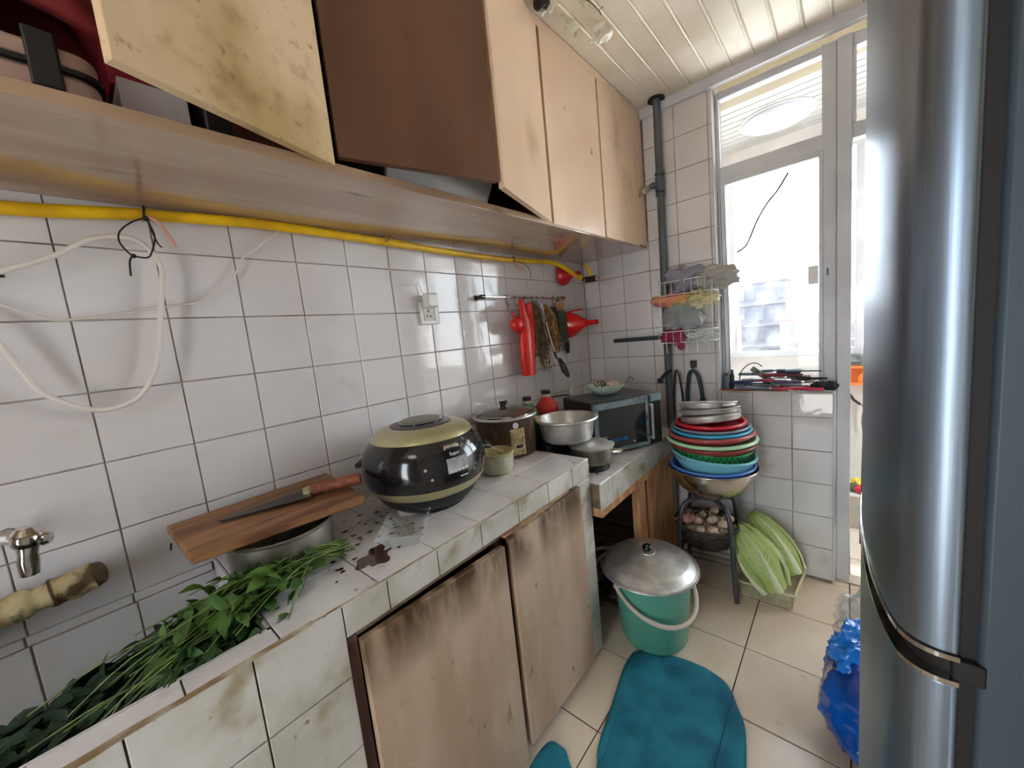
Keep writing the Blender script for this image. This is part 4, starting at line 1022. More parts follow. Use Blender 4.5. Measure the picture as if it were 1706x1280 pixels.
# perforated bowl: ring + slats
cs = Vector((.088, 1.815, 1.072)); ax1 = Vector((0.05,.60,-.80)).normalized(); nn = Vector((.94,.25,.25)); nn = (nn-ax1*nn.dot(ax1)).normalized(); ax2 = nn.cross(ax1)
m = M(); A_, B_ = .062, .034
m.tube([cs+ax1*A_*cos(t)+ax2*B_*sin(t) for t in [2*pi*k/32 for k in range(32)]], .004, 6, closed=True)
for k in range(-5, 6):
    f = k/6*A_; w = B_*math.sqrt(max(0, 1-(f/A_)**2))
    m.tube([cs+ax1*f-ax2*w-nn*0, cs+ax1*f-nn*.010, cs+ax1*f+ax2*w], .0026, 5)
for k in range(-2, 3):
    f = k/3*B_; w = A_*math.sqrt(max(0, 1-(f/B_)**2))
    m.tube([cs+ax2*f-ax1*w, cs+ax2*f-nn*.010, cs+ax2*f+ax1*w], .0026, 5)
part('slotted_bowl', m, MT['blackgloss'], sp_, world=True, ang=1.3)
part('neck', M().tube([(.081,1.765,1.13),(.085,1.783,1.118)], .005, 6), MT['blackgloss'], sp_, world=True)
cb = thing('chopstick_holder', 'dark green slatted chopstick holder on the tiles right of the herb bundles', 'holder', (.03, 1.90, 1.2))
m = M().bx(.004,1.862,1.205,.055,1.925,1.212).bx(.004,1.862,1.205,.008,1.925,1.40)
for k in range(5): m.bx(.050,1.862+.0145*k,1.205,.055,1.869+.0145*k,1.37)
m.bx(.004,1.860,1.205,.055,1.865,1.37).bx(.004,1.922,1.205,.055,1.927,1.37).bx(.050,1.86,1.36,.056,1.927,1.372).bx(.050,1.86,1.28,.056,1.927,1.288)
part('case', m, MT['greenp'], cb, world=True, bev=.001)
for k in range(9):
    y = 1.872+.006*k; single('chopstick', M().tube([(.02+.006*(k % 4),y,1.215),(.030+.008*(k % 3),y+.012+.003*(k % 2),1.428+.006*(k % 3))], [.0022,.003], 6), MT['chop'],
        'orange-brown wooden chopstick standing in the green holder', 'chopstick', group='chopsticks in the green holder')
def funnel(label, y, z, R_, L_, dx=0, x0=.012):
    f = thing('funnel', label, 'funnel', (x0, y, z))
    ax = Matrix(((0,0,1),(1,0,0),(0,1,0))).to_4x4() @ Euler((0,0,0)).to_matrix().to_4x4()
    part('cone', M().lathe([(R_,0),(R_*1.03,.002),(R_*1.02,.006),(R_*.97,.02),(R_*.78,L_*.30),(R_*.28,L_*.62),(R_*.20,L_*.66)], 36, ax), MT['redd'] if dx else MT['red'], f, solid=.0015)
    part('nozzle', M().lathe([(R_*.20,L_*.65),(R_*.17,L_),(R_*.14,L_),(R_*.15,L_*.65)], 20, ax), MT['redd'] if dx else MT['red'], f)
    part('hanging_tab', M().hexa([(.004,-.008,R_*.95),(.10,-.006,R_*1.0),(.10,.006,R_*1.0),(.004,.008,R_*.95),(.004,-.008,R_*1.03),(.10,-.006,R_*1.12),(.10,.006,R_*1.12),(.004,.008,R_*1.03)]) if not dx else M().bx(.002,-.01,R_*.98,.006,.01,R_*1.25), MT['redd'] if dx else MT['red'], f, bev=.001)
    return f
funnel('large red plastic funnel hanging on the tiles with its spout outward', 2.00, 1.295, .072, .190)
funnel('dark red plastic funnel hanging behind the yellow hose end', 1.985, 1.565, .052, .115, 1)
single('wire_strainer', M().tube([(.03,1.955+.022*cos(t),1.178+.038*sin(t)) for t in [2*pi*k/22 for k in range(22)]], .0028, 6, closed=True)
       .grid(lambda u, v: (.03+.012*(1-(2*u-1)**2), 1.955+.020*(2*u-1)*cos((v-.5)*2.6), 1.178+.036*(2*v-1)), 6, 8).tube([(.03,1.948,1.214),(.024,1.935,1.32)], .002, 5), MT['blade'], 'small oval wire strainer hanging below the large red funnel', 'strainer', ang=1.3)

# ================================================================== pipe, bracket, wire rack, cords
pipe = thing('water_pipe', 'grey-painted vertical pipe from ceiling to floor in front of the far wall', 'pipe', (.492, 2.185, 0))
MT['pipe'] = mat('grey_painted_pipe', srgb(98,106,108), .5, col2=srgb(78,84,88), nscale=9, stretch=(1,1,.3), stain=[(srgb(160,158,152), 20, .64, .74, (1,1,1))])
part('upper_pipe', M().tube([(.498,2.195,2.344),(.492,2.192,1.15),(.490,2.190,.0)], .0175, 16), MT['pipe'], pipe, world=True)
part('coupling', M().tube([(.4965,2.194,1.905),(.4965,2.194,1.97)], .0225, 16).tube([(.4965,2.194,1.985),(.4965,2.194,1.995)], .0235, 16).tube([(.4965,2.194,1.885),(.4965,2.194,1.895)], .0235, 16), MT['pipe'], pipe, world=True)
part('branch', M().tube([(.490,2.192,1.945),(.435,2.188,1.94)], .012, 12).tube([(.470,2.190,1.943),(.460,2.190,1.942)], .017, 8), MT['pipe'], pipe, world=True)
vl = thing('stop_valve', 'small brass and steel stop valve on the pipe branch by the cabinet end', 'valve', (.43, 2.18, 1.92))
part('body', M().tube([(.445,2.187,1.94),(.408,2.184,1.935)], .013, 10).ball((.428,2.18,1.93), .017, 12, 8), MT['champ'], vl, world=True)
part('lever', M().tube([(.432,2.165,1.925),(.432,2.150,1.915)], [.008,.013], 10).tube([(.409,2.17,1.915),(.404,2.16,1.90)], .008, 8), MT['alu'], vl, world=True)
single('ceiling_collar', M().lathe([(.0185,0),(.040,0),(.040,-.006),(.0185,-.004)], 20, TR((.498,2.195,2.334))), MT['rubber'], 'dark gap collar where the grey pipe enters the ceiling', 'collar')
single('steel_bracket', M().bx(.185,2.205,1.168,.478,2.212,1.188).bx(.185,2.205,1.166,.478,2.237,1.170), mat('dark_steel', srgb(52,60,66), .5, .3), 'dark steel angle bar fixed level on the far tiles left of the pipe', 'bracket', bev=.001)
rk = thing('wire_rack', 'white two-tier wire rack on the far wall stuffed with bags', 'rack', (.61, 2.17, 1.15))
MT['wirew'] = mat('white_coated_wire', srgb(228,228,230), .4)
def basket(z0, z1, x0, x1, y0, y1, n, nm):
    m = M()
    for z, r in ((z1,.0024),(z0,.0020)):
        m.tube([(x0,y0,z),(x1,y0,z),(x1,y1,z),(x0,y1,z)], r, 6, closed=True)
    for k in range(n+1):
        x = x0+(x1-x0)*k/n
        m.tube([(x,y0,z1),(x,y0,z0),(x,y1,z0),(x,y1,z1)], .0013, 5)
    for k in range(1, 4):
        y = y0+(y1-y0)*k/4
        m.tube([(x0,y,z1),(x0,y,z0),(x1,y,z0),(x1,y,z1)], .0013, 5)
    part(nm, m, MT['wirew'], rk, world=True, ang=1.3)
basket(1.385,1.450,.492,.735,2.115,2.225,8,'basket'); basket(1.150,1.205,.480,.730,2.115,2.225,7,'basket')
m = M()
for x in (.495,.733):
    part('upright', M().tube([(x,2.222,1.47),(x,2.222,1.15)], .002, 5), MT['wirew'], rk, world=True)
    part('side_wire', M().tube([(x,2.117,1.40),(x-.004,2.117,1.19)], .0018, 5), MT['wirew'], rk, world=True)
for k in range(5):
    x = .515+.048*k
    part('hook', M().tube(smooth([(x,2.117,1.150),(x+.002,2.117,1.112),(x+.006,2.108,1.100),(x+.006,2.098,1.112)], 4), .0018, 5), MT['wirew'], rk, world=True, ang=1.3)
# things stuffed in the rack
def crumple(c, r, seed=0, amp=.3, f=2.2, nu=44, nv=28, flat=1.0):
    off = Vector((seed*3.1, seed*1.7, seed*5.3)); m = M(); vs = []; fs = []
    for i in range(nv+1):
        t = pi*i/nv
        for k in range(nu):
            a = 2*pi*k/nu; d = Vector((sin(t)*cos(a), sin(t)*sin(a), -cos(t)))
            w = 1+amp*noise.noise(d*f+off)*1.4-amp*.8*abs(noise.noise(d*f*2.3+off))+amp*.35*noise.noise(d*f*5+off)
            vs.append((c[0]+r[0]*d.x*w, c[1]+r[1]*d.y*w, c[2]+r[2]*d.z*w))
    for i in range(nv):
        for k in range(nu): fs.append((i*nu+k, i*nu+(k+1)%nu, (i+1)*nu+(k+1)%nu, (i+1)*nu+k))
    return m.add(vs, fs)
def rag(label, name, cat, c, r, mt, amp=.18, fr=5, seed=0, group=None, sub=1):
    return single(name, crumple(c, [x*1.12 for x in r], seed, amp*1.9, fr*.45), mt, label, cat, group=group, ang=1.5)
rag('crumpled grey cloth hat lying on top of the wire rack', 'grey_hat', 'hat', (.605,2.165,1.452), (.088,.045,.058), mat('grey_felt', srgb(142,138,150), .9, bump=.4, bscale=60), .25, 3, 1)
rag('beige cloth hat brim hanging over the right end of the wire rack', 'beige_hat', 'hat', (.750,2.15,1.440), (.078,.045,.044), mat('beige_felt', srgb(176,172,164), .9, bump=.4, bscale=60), .22, 4, 2)
rag('pink and orange printed plastic bag in the upper tier of the rack', 'printed_bag', 'bag', (.555,2.16,1.362), (.095,.048,.030), mat('pink_print_bag', srgb(232,140,140), .35, col2=srgb(222,180,100), nscale=16, bump=.4, bscale=30), .22, 6, 3)
rag('olive and cream plastic bag at the right of the upper tier', 'olive_bag', 'bag', (.680,2.16,1.352), (.062,.046,.036), mat('olive_bag', srgb(190,186,130), .4, col2=srgb(226,214,180), nscale=14, bump=.4, bscale=30), .25, 6, 4)
cbg = thing('clear_bag', 'clear plastic bag holding a grey knitted bundle in the rack middle', 'bag', (.58, 2.165, 1.2))
part('film', crumple((.585,2.162,1.275), (.092,.052,.090), 21, .3, 2.4), MT['film'], cbg, world=True, ang=1.5)
part('bundle', crumple((.585,2.166,1.255), (.068,.036,.056), 22, .4, 2.2), mat('blue_grey_knit', srgb(110,128,138), .9, col2=srgb(80,96,106), nscale=24, bump=.4, bscale=60), cbg, world=True, ang=1.5)
part('paper_tag', M().bx(.560,2.110,1.305,.605,2.113,1.330), mat('grey_tag', srgb(130,146,142), .6), cbg, world=True)
rag('dark red and magenta bag in the lower tier of the rack', 'magenta_bag', 'bag', (.535,2.165,1.180), (.058,.045,.030), mat('magenta_bag', srgb(156,32,70), .4, bump=.4, bscale=30), .2, 5, 6)
rag('magenta cloth hanging through the wires of the lower tier', 'magenta_cloth', 'cloth', (.578,2.128,1.165), (.022,.014,.048), mat('plum_cloth', srgb(150,48,84), .7), .15, 4, 7)
rag('pale green-white plastic bag poking from the right of the lower tier', 'white_bag', 'bag', (.672,2.15,1.168), (.062,.036,.024), mat('milky_bag', srgb(206,212,204), .35, bump=.4, bscale=30), .28, 5, 8)
# cords on hooks
def cord_loop(label, x0, x1, zt_, zb_, mt, extra=None, y=2.215):
    c = thing('hanging_cord', label, 'cord', ((x0+x1)/2, y, zt_))
    part('cord', M().tube(smooth([(x0,y,zb_),(x0-.002,y,(zt_+zb_)/2),(x0+.012,y-.004,zt_-.02),((x0+x1)/2,y-.008,zt_),(x1-.012,y-.004,zt_-.03),(x1,y,(zt_+zb_)/2),(x1+.004,y,zb_+.01)], 6), .0048, 7), mt, c, world=True, ang=1.4)
    if extra: extra(c)
    return c
def ex(c):
    part('hook', M().bx(.594,2.218,1.010,.622,2.238,1.045).tube([(.608,2.225,1.015),(.608,2.205,1.008),(.608,2.20,1.02)], .004, 6), MT['blade'], c, world=True, bev=.002)
    part('plug', M().bx(.636,2.198,.815,.664,2.225,.850), MT['black'], c, world=True, bev=.004)
    part('cord_fold', M().tube(smooth([(.582,2.208,.79),(.584,2.206,.90),(.600,2.204,.985),(.625,2.204,.975),(.640,2.206,.90),(.645,2.208,.85)], 6), .0048, 7), MT['blue_cord'], c, world=True, ang=1.4)
MT['blue_cord'] = mat('blue_black_cord', srgb(30,52,66), .45)
cord_loop('dark blue cord doubled over a hook right of the grey pipe', .573, .650, .998, .770, MT['blue_cord'], ex)
def ex2(c):
    part('clip', M().tube([(.468,2.15,.965),(.492,2.15,.990),(.515,2.17,1.005)], .009, 8).bx(.450,2.14,.940,.475,2.16,.965), MT['black'], c, world=True)
cord_loop('thin black cord hanging beside the grey pipe above the basins', .512, .556, 1.00, .700, MT['rubber'], ex2, 2.20)

# ================================================================== stool, basins
sx, sy = .712, 1.995
stl = thing('metal_stool', 'dark grey steel stool carrying the stack of basins', 'stool', (sx, sy, 0))
MT['stoolm'] = mat('grey_tube', srgb(84,86,92), .35, .6)
part('seat', M().lathe([(0,.449),(.066,.449),(.072,.443),(.070,.433),(.06,.431),(0,.437)], 36), MT['stoolm'], stl)
for i, a in enumerate((-40, 50, 140, 230)):
    d = Vector((cos(radians(a)), sin(radians(a)), 0))
    part('leg', M().tube(smooth([d*.03+Vector((0,0,.425)), d*.10+Vector((0,0,.420)), d*.135+Vector((0,0,.385)), d*.148+Vector((0,0,.30)), d*.170+Vector((0,0,0))], 6), .0105, 10), MT['stoolm'], stl, ang=1.3)
    d2 = Vector((cos(radians(a+90)), sin(radians(a+90)), 0))
    part('crossbar', M().tube([d*.155+Vector((0,0,.19)), d2*.155+Vector((0,0,.19))], .005, 6).tube([d*.158+Vector((0,0,.165)), d2*.158+Vector((0,0,.165))], .005, 6), MT['stoolm'], stl)
sxb, syb = .735, 1.990
def basin(name, label, z, R_, rb, h, mt, tilt=(0,0), dx=0, dy=0, lip=.008, group='basins stacked on the stool', holes=None, n=52):
    b = thing(name, label, 'basin', (sxb+dx, syb+dy, z-h), rot=(tilt[0], tilt[1], 0), group=group)
    part('bowl', M().lathe([(0,0),(.07,.001),(.105,.012),(.140,.040),(.165,.078),(.179,.115),(.186,h-.002),(.182,h-.002),(.174,.115),(.136,.042),(.10,.016),(0,.006)] if name == 'steel_basin' else [(0,0),(rb*.8,0),(rb,.008),(rb+(R_-rb)*.6,h*.55),(R_-.012,h-.010),(R_-.008,h-.003),(R_-.014,h-.003),(rb+(R_-rb)*.6-.003,h*.55),(rb-.004,.012),(0,.004)], n), mt, b)
    part('rim', M().tube([((R_-lip*.6)*cos(t), (R_-lip*.6)*sin(t), h-lip*.45) for t in [2*pi*k/n for k in range(n)]], lip*.62, 8, closed=True), mt, b, ang=1.4)
    if holes: holes(b)
    return b
P_ = lambda nm, c, r=.32: mat(nm, c, r, coat=.2)
basin('steel_basin', 'large stainless steel basin at the bottom of the basin stack', .588, .190, .118, .138, MT['steel'], lip=.006)
basin('blue_basin', 'royal blue plastic basin nested in the steel basin', .600, .178, .11, .10, P_('royal_blue_plastic', srgb(84,130,214)), lip=.010)
basin('light_blue_basin', 'tilted light blue plastic basin above the royal blue rim', .652, .176, .13, .090, P_('light_blue_plastic', srgb(126,200,214)), tilt=(radians(-1), radians(5)), lip=.011)
def hl(b):
    m = M()
    for j in range(3):
        for k in range(46):
            a = 2*pi*k/46+.05*j; r = .156+.006*j; z = .030+.016*j
            m.bx(-.0035,-.0045,-.001,.0035,.0045,.003, facing(a, r, z))
    part('perforations', m, mat('hole_dark_green', srgb(12,60,34), .6), b, stuff=True)
basin('green_colander', 'green plastic colander with small square holes in the basin stack', .680, .168, .140, .070, P_('bright_green_plastic', srgb(30,150,84)), holes=hl, tilt=(0, radians(2.5)), lip=.006)
basin('maroon_basin', 'dark red basin rim just under the mint green one', .704, .184, .13, .06, P_('maroon_plastic', srgb(150,58,54)), tilt=(0, radians(.5)), lip=.008)
basin('mint_basin', 'mint green plastic basin with the widest plastic rim of the stack', .723, .188, .14, .05, P_('mint_plastic', srgb(178,222,176)), lip=.013)
basin('rust_basin', 'rust red plastic basin above the mint green one', .749, .178, .13, .05, P_('rust_plastic', srgb(176,78,76)), tilt=(0, radians(-1)), lip=.014)
basin('cyan_basin', 'bright cyan plastic basin above the rust red one', .765, .166, .12, .045, P_('cyan_plastic', srgb(62,170,208)), lip=.012)
basin('grey_basin', 'translucent grey plastic basin under the red one', .780, .160, .12, .04, P_('grey_plastic', srgb(132,140,156)), lip=.007)
basin('red_basin', 'red plastic basin holding the aluminium steamer trays', .797, .146, .10, .05, P_('crimson_plastic', srgb(206,36,58)), lip=.012)
def tray_(label, z, R_, h, tl, dx, dy, extra=None):
    b = thing('steamer_tray', label, 'steamer', (sxb+dx, syb+dy, z), rot=tl, group='steamer trays on the basin stack')
    part('pan', M().lathe([(0,0),(R_-.012,0),(R_-.004,.004),(R_,.012),(R_+.002,h-.004),(R_+.006,h),(R_-.002,h+.001),(R_-.004,.012),(0,.006)], 48), MT['alu'], b)
    part('ridge', M().tube([((R_+.002)*cos(t), (R_+.002)*sin(t), h*.5) for t in [2*pi*k/48 for k in range(48)]], .0016, 5, closed=True), MT['alu'], b, ang=1.4)
    if extra: extra(b)
tray_('lowest aluminium steamer tray tilted in the red basin', .790, .122, .034, (radians(-7), radians(-9), 0), .004, .0)
tray_('middle aluminium steamer tray tilted on the lowest one', .826, .120, .026, (radians(-8), radians(-6), 0), 0, .0)
tray_('topmost aluminium steamer tray with a side lug', .850, .116, .030, (radians(-9), radians(-3), 0), -.008, .0,
      lambda b: part('lug', M().bx(.085,-.10,.012,.125,-.055,.022), MT['alu'], b, bev=.003))

# basket of garlic under the stool seat
gk = thing('wicker_basket', 'dark round wicker basket of garlic under the stool', 'basket', (.700, 2.0, .196))
MT['wick'] = mat('dark_wicker', srgb(86,72,62), .8, col2=srgb(56,46,40), nscale=30)
m = M()
for j in range(9):
    r = .100+.0042*j
    m.tube([((r+.003*sin(12*t+j*pi))*cos(t), (r+.003*sin(12*t+j*pi))*sin(t), .006+.011*j) for t in [2*pi*k/60 for k in range(60)]], .0042, 5, closed=True)
part('weave', m, MT['wick'], gk, ang=1.3, stuff=True)
part('base_disc', M().lathe([(0,0),(.10,0),(.10,.006),(0,.006)], 30), MT['wick'], gk)
part('rim', M().tube([(.137*cos(t), .137*sin(t), .103) for t in [2*pi*k/40 for k in range(40)]], .006, 6, closed=True), MT['wick'], gk, ang=1.3)
random.seed(21)
for i, (dx, dy, s) in enumerate([(.05,-.075,1.1),(.085,-.035,1.15),(.10,.01,1.05),(.0,-.085,1.0),(-.02,-.045,1.0),(.045,-.03,1.1),(.07,.05,1.0),(.02,.02,1.0),(.03,.07,1.0),(-.03,.05,.9)]):
    drop('garlic_bulb', gm, .70+dx*.95, 1.995+dy*1.0, .285+.012*(i % 3), 'cream garlic bulb heaped in the wicker basket under the stool', 'garlic', 'garlic in the wicker basket', s*1.05, .8)
for i, (dx, dy) in enumerate([(-.085,-.04),(-.07,-.085),(-.09,.02),(-.045,-.075),(-.06,.0)]):
    drop('shallot', sm_, .70+dx*1.0, 1.995+dy*1.0, .290+.022*(i % 2), 'reddish brown shallot at the left of the wicker basket', 'shallot', 'shallots in the wicker basket', 1.35, 1.1)
for xx in range(6):
    pass
m = M()
for k in range(150):
    a = random.random()*6.28; r = random.random()*.115
    m.ball((.70+r*cos(a), 2.0+r*sin(a), .262+random.random()*.012), (.012,.012,.010), 6, 4)
single('loose_cloves', m, MT['garlic'], 'loose garlic cloves filling the wicker basket under the bulbs', 'garlic', kind='stuff', ang=1.4)
m = M().add([(.812,1.965,.255),(.86,2.0,.325),(.865,2.01,.33),(.835,1.99,.262)], [(0,1,2,3)])
single('bag_tail', M().tube(smooth([(.775,1.955,.262),(.815,1.965,.270),(.85,1.985,.300),(.868,1.995,.335)], 5), [.010,.010,.009,.009,.008,.008,.007,.007,.006,.006,.005,.004,.004,.003,.002,.002], 8, flat=.5), MT['film'], 'twisted clear plastic tail sticking out of the wicker basket', 'bag', ang=1.3)

# ================================================================== bucket with pan lid
bk = thing('green_bucket', 'sea-green plastic bucket with a cream bail handle on the floor tiles', 'bucket', (.612, 1.528, 0))
MT['sea'] = mat('sea_green_plastic', srgb(96,164,144), .35, col2=srgb(84,150,130), nscale=3, coat=.15)
part('body', M().lathe([(0,.0),(.118,.0),(.124,.006),(.128,.015),(.143,.20),(.147,.268),(.151,.272),(.153,.283),(.148,.285),(.144,.268),(.125,.016),(0,.008)], 56), MT['sea'], bk)
ang_ = radians(-28)
hd_ = Vector((cos(ang_), sin(ang_), 0)); hs_ = Vector((-sin(ang_), cos(ang_), 0))
# bail: hangs on the camera side from two lugs
c_ = Vector((0, 0, .245)); nd = Vector((cos(radians(-36)), sin(radians(-36)), 0)); sd = Vector((-nd.y, nd.x, 0))
bp_ = [c_ + sd*(.156*cos(t)) + nd*(.035*sin(t)*1.0 + .14*sin(t)) + Vector((0,0,-.085*sin(t))) for t in [pi*k/24 for k in range(25)]]
part('handle', M().tube(bp_, .0085, 8), mat('cream_handle', srgb(206,190,176), .4), bk, ang=1.3)
for s in (-1, 1):
    part('lug', M().ball(tuple(c_+sd*(.150*s)), (.016,.016,.016), 12, 8), mat('pale_lug', srgb(190,186,172), .4), bk, ang=1.4)
ll = thing('pan_lid', 'large dented aluminium pan lid with black knob lying on the green bucket', 'lid', (.600, 1.535, .288), rot=(radians(0), radians(0), 0))
dm_ = part('dome', M().lathe([(.186,.000),(.190,.003),(.189,.007),(.180,.007),(.172,.012),(.158,.030),(.148,.036),(.105,.046),(.096,.051),(.045,.058),(.040,.0605),(0,.061)], 64), MT['alu'], ll)
part('knob_plate', M().lathe([(.030,.0605),(.028,.064),(0,.065)], 28), MT['alu'], dm_)
part('knob', M().ball((0,0,.078), (.020,.020,.015), 18, 10), MT['blackgloss'], dm_, ang=1.4)
part('inner_rim', M().tube([(.181*cos(t), .181*sin(t), .006) for t in [2*pi*k/60 for k in range(60)]], .0026, 6, closed=True), MT['alu'], ll, ang=1.4)

# ================================================================== crate with two cabbages
q0, q1, q2, q3 = Vector((.832,1.945,0)), Vector((1.042,1.95,0)), Vector((1.068,2.225,0)), Vector((.845,2.225,0))
cr_ = thing('plastic_crate', 'shallow cream slotted plastic tray on the floor under the cabbages', 'tray', (.94, 2.08, 0))
MT['crate'] = mat('cream_crate', srgb(204,196,160), .4)
cen = (q0+q1+q2+q3)/4
ins = [cen+(q-cen)*.93 for q in (q0,q1,q2,q3)]
top = [q0,q1,q2,q3]
m = M()
for i in range(4):
    a, b = top[i], top[(i+1)%4]; ia, ib = ins[i], ins[(i+1)%4]
    up = Vector((0,0,.070)); n_ = 26
    m.tube([a+up, b+up], .0055, 6)
    m.tube([ia+Vector((0,0,.006)), ib+Vector((0,0,.006))], .004, 5)
    for f in (.36,.62): m.tube([ia.lerp(a,f)+Vector((0,0,.070*f)), ib.lerp(b,f)+Vector((0,0,.070*f))], .0018, 4)
    for k in range(n_+1):
        t = k/n_; m.tube([ia.lerp(ib,t)+Vector((0,0,.004)), a.lerp(b,t)+up*.97], .0017, 4)
part('slotted_wall', m, MT['crate'], cr_, world=True, ang=1.2, stuff=True)
part('base', M().add([ins[0]+Vector((0,0,.003)), ins[1]+Vector((0,0,.003)), ins[2]+Vector((0,0,.003)), ins[3]+Vector((0,0,.003))], [(0,1,2,3)]), MT['crate'], cr_, world=True, solid=.003)

MT['cab_leaf'] = mat('cabbage_leaf', srgb(168,192,104), .45, col2=srgb(200,214,142), nscale=9, stretch=(1,1,.6), bump=.5, bscale=34, sub=.15)
MT['cab_rib'] = mat('cabbage_rib', srgb(226,232,200), .4, col2=srgb(212,222,174), nscale=9, bump=.15, bscale=30, sub=.15)
MT['cab_stem'] = mat('cabbage_butt', srgb(206,196,160), .6, col2=srgb(160,140,100), nscale=20)
def cabbage(label, tip, butt, R_, roll, seed):
    tip, butt = Vector(tip), Vector(butt); L_ = (tip-butt).length
    d = (tip-butt).normalized(); x = d.orthogonal().normalized(); y = d.cross(x)
    rot = Matrix((x, y, d)).transposed().to_4x4()
    c = thing('napa_cabbage', label, 'cabbage', tuple(butt)); c.matrix_basis = Matrix.Translation(butt) @ rot @ Matrix.Rotation(roll, 4, 'Z')
    rnd = random.Random(seed)
    prof = lambda v: R_*(.62+.50*sin(pi*min(1, v*1.12+.02))**.8)*(1 if v < .8 else max(.25, 1-((v-.8)/.2)**2*.62))
    part('heart', M().grid(lambda u, v: (prof(v)*.93*cos(u*2*pi), prof(v)*.93*sin(u*2*pi), v*L_), 30, 20), MT['cab_leaf'], c, ang=1.5)
    part('butt', M().lathe([(0,-.006),(R_*.35,-.005),(R_*.60,.004),(R_*.62,.012)], 20), MT['cab_stem'], c)
    for k in range(5):
        a0 = 2*pi*k/5+rnd.uniform(-.15,.15); wid = 1.45
        def fn(u, v, a0=a0, k=k):
            a = a0+(u-.5)*wid*(.55+.5*min(1, v*2.2))*(1 if v < .85 else 1-.5*(v-.85)/.15)
            r = prof(v)*(1.0+.012*k)+.003*sin(26*u+9*v+k)*v+.004*(abs(u-.5)*2)**3+.0015*sin(60*u*(.3+v))
            return (r*cos(a), r*sin(a), .004+v*L_*(.97+.05*sin(3.1*u)))
        lf = part('leaf', M().grid(fn, 26, 26), MT['cab_leaf'], c, solid=.0015, ang=1.5)
        m = M()
        def rp(u, v): return Vector(fn(u, v))*1.0
        mid = [Vector(fn(.5, v/16))*1.0+Vector((cos(a0), sin(a0), 0))*.001 for v in range(16)]
        m.tube(mid, [max(.0022, .016*(1-v/15)**1.3) for v in range(16)], 6)
        for s in range(2, 15):
            v0 = s/16
            for sg in (-1, 1):
                ps = [Vector(fn(.5+sg*.42*t, min(.99, v0+.20*t)))+Vector((cos(a0), sin(a0), 0))*.0006 for t in (0,.25,.5,.75,1)]
                m.tube(ps, [.0022,.0018,.0014,.0010,.0006], 4)
        part('leaf_rib', m, MT['cab_rib'], lf, ang=1.4)
cabbage('front green napa cabbage leaning in the cream tray against the stool', (.832,2.02,.300), (.975,1.975,.062), .072, .9, 2)
cabbage('rear napa cabbage with whiter ribs lying by the window wall', (.862,2.165,.300), (1.025,2.105,.080), .066, 2.2, 5)

# ================================================================== cloths on the floor
MT['teal'] = mat('teal_cloth', srgb(30,122,142), .85, col2=srgb(16,92,116), nscale=7, bump=.25, bscale=140)
def cloth(name, label, outline, z=.010, amp=.006, seed=0):
    rnd = random.Random(seed); o2 = [Vector((a, b, 0)) for a, b in outline]
    dense = smooth([tuple(v) for v in o2], 6, True)
    c = sum(dense, Vector())/len(dense); n = len(dense); rings = 14
    vs = []; fs = []
    hz_ = lambda p, t: z*.4+amp*(.7+1.6*noise.noise(Vector((p.x*9, p.y*5, seed)))+.9*noise.noise(Vector((p.x*26, p.y*16, seed+4))))*(1 if t < .9 else .5)+.003
    for i in range(rings+1):
        t = 1-i/(rings+.0)*.97
        for p in dense:
            q = c.lerp(p, t); vs.append((q.x, q.y, max(.003, hz_(q, t))))
    for i in range(rings):
        for j in range(n): fs.append((i*n+j, i*n+(j+1)%n, (i+1)*n+(j+1)%n, (i+1)*n+j))
    fs.append(tuple(rings*n+j for j in range(n)))
    m = M().add(vs, fs); cc = c
    t_ = thing(name, label, 'cloth', (cc.x, cc.y, 0))
    part('fabric', m, MT['teal'], t_, world=True, solid=-.002, ang=1.5)
    return t_, dense, hz_
t1_, dn, hz_ = cloth('floor_cloth', 'teal rounded floor cloth with stitched edges lying before the green bucket',
    [(.60,1.395),(.66,1.43),(.74,1.455),(.84,1.455),(.90,1.43),(.945,1.36),(.975,1.30),(1.0,1.17),(1.02,1.0),(1.02,.86),(.86,.80),(.70,.90),(.655,.965),(.635,1.02),(.615,1.14),(.588,1.28),(.585,1.35)], .008, .006, 1)
part('seam', M().tube([Vector((.925+.004*k*0+.012*k/10, 1.385-.048*k, .022)) for k in range(11)], .0016, 5), mat('teal_thread', srgb(14,70,88), .9), t1_, world=True)
part('folded_hem', M().hexa([(.588,1.31,.004),(.606,1.32,.004),(.672,.97,.004),(.652,.965,.004),(.588,1.31,.016),(.606,1.32,.018),(.672,.97,.018),(.652,.965,.014)]), MT['teal'], t1_, world=True, bev=.004)
cloth('floor_cloth', 'second teal cloth partly seen at the foot of the lower doors',
    [(.510,.905),(.56,.93),(.60,.905),(.66,.86),(.70,.80),(.72,.70),(.70,.58),(.62,.5),(.53,.52),(.515,.62),(.514,.75)], .008, .006, 2)

# ================================================================== bags beside the fridge
MT['bluebag'] = mat('blue_bag_film', srgb(10,92,196), .14, col2=srgb(6,60,150), nscale=7, bump=.9, bscale=16, coat=.5)
bg = thing('blue_bag', 'bulging bright blue plastic bag on the floor beside the fridge', 'bag', (1.305, 1.455, 0))
random.seed(9)
part('film', crumple((0,0,.158), (.160,.185,.168), 3, .16, 1.6, 70, 44), MT['bluebag'], bg, ang=1.2)
part('knot', crumple((-.055,0,.275), (.082,.095,.078), 5, .30, 2.4, 90, 56), mat('light_blue_film', srgb(30,130,226), .12, bump=.8, bscale=26, coat=.5), bg, ang=1.2)
cb2 = thing('clear_bag', 'clear plastic bag of green vegetables standing behind the blue bag', 'bag', (1.285, 1.70, 0))
part('film', crumple((0,0,.178), (.105,.085,.182), 8, .26, 2.6, 60, 40), MT['film'], cb2, ang=.9)
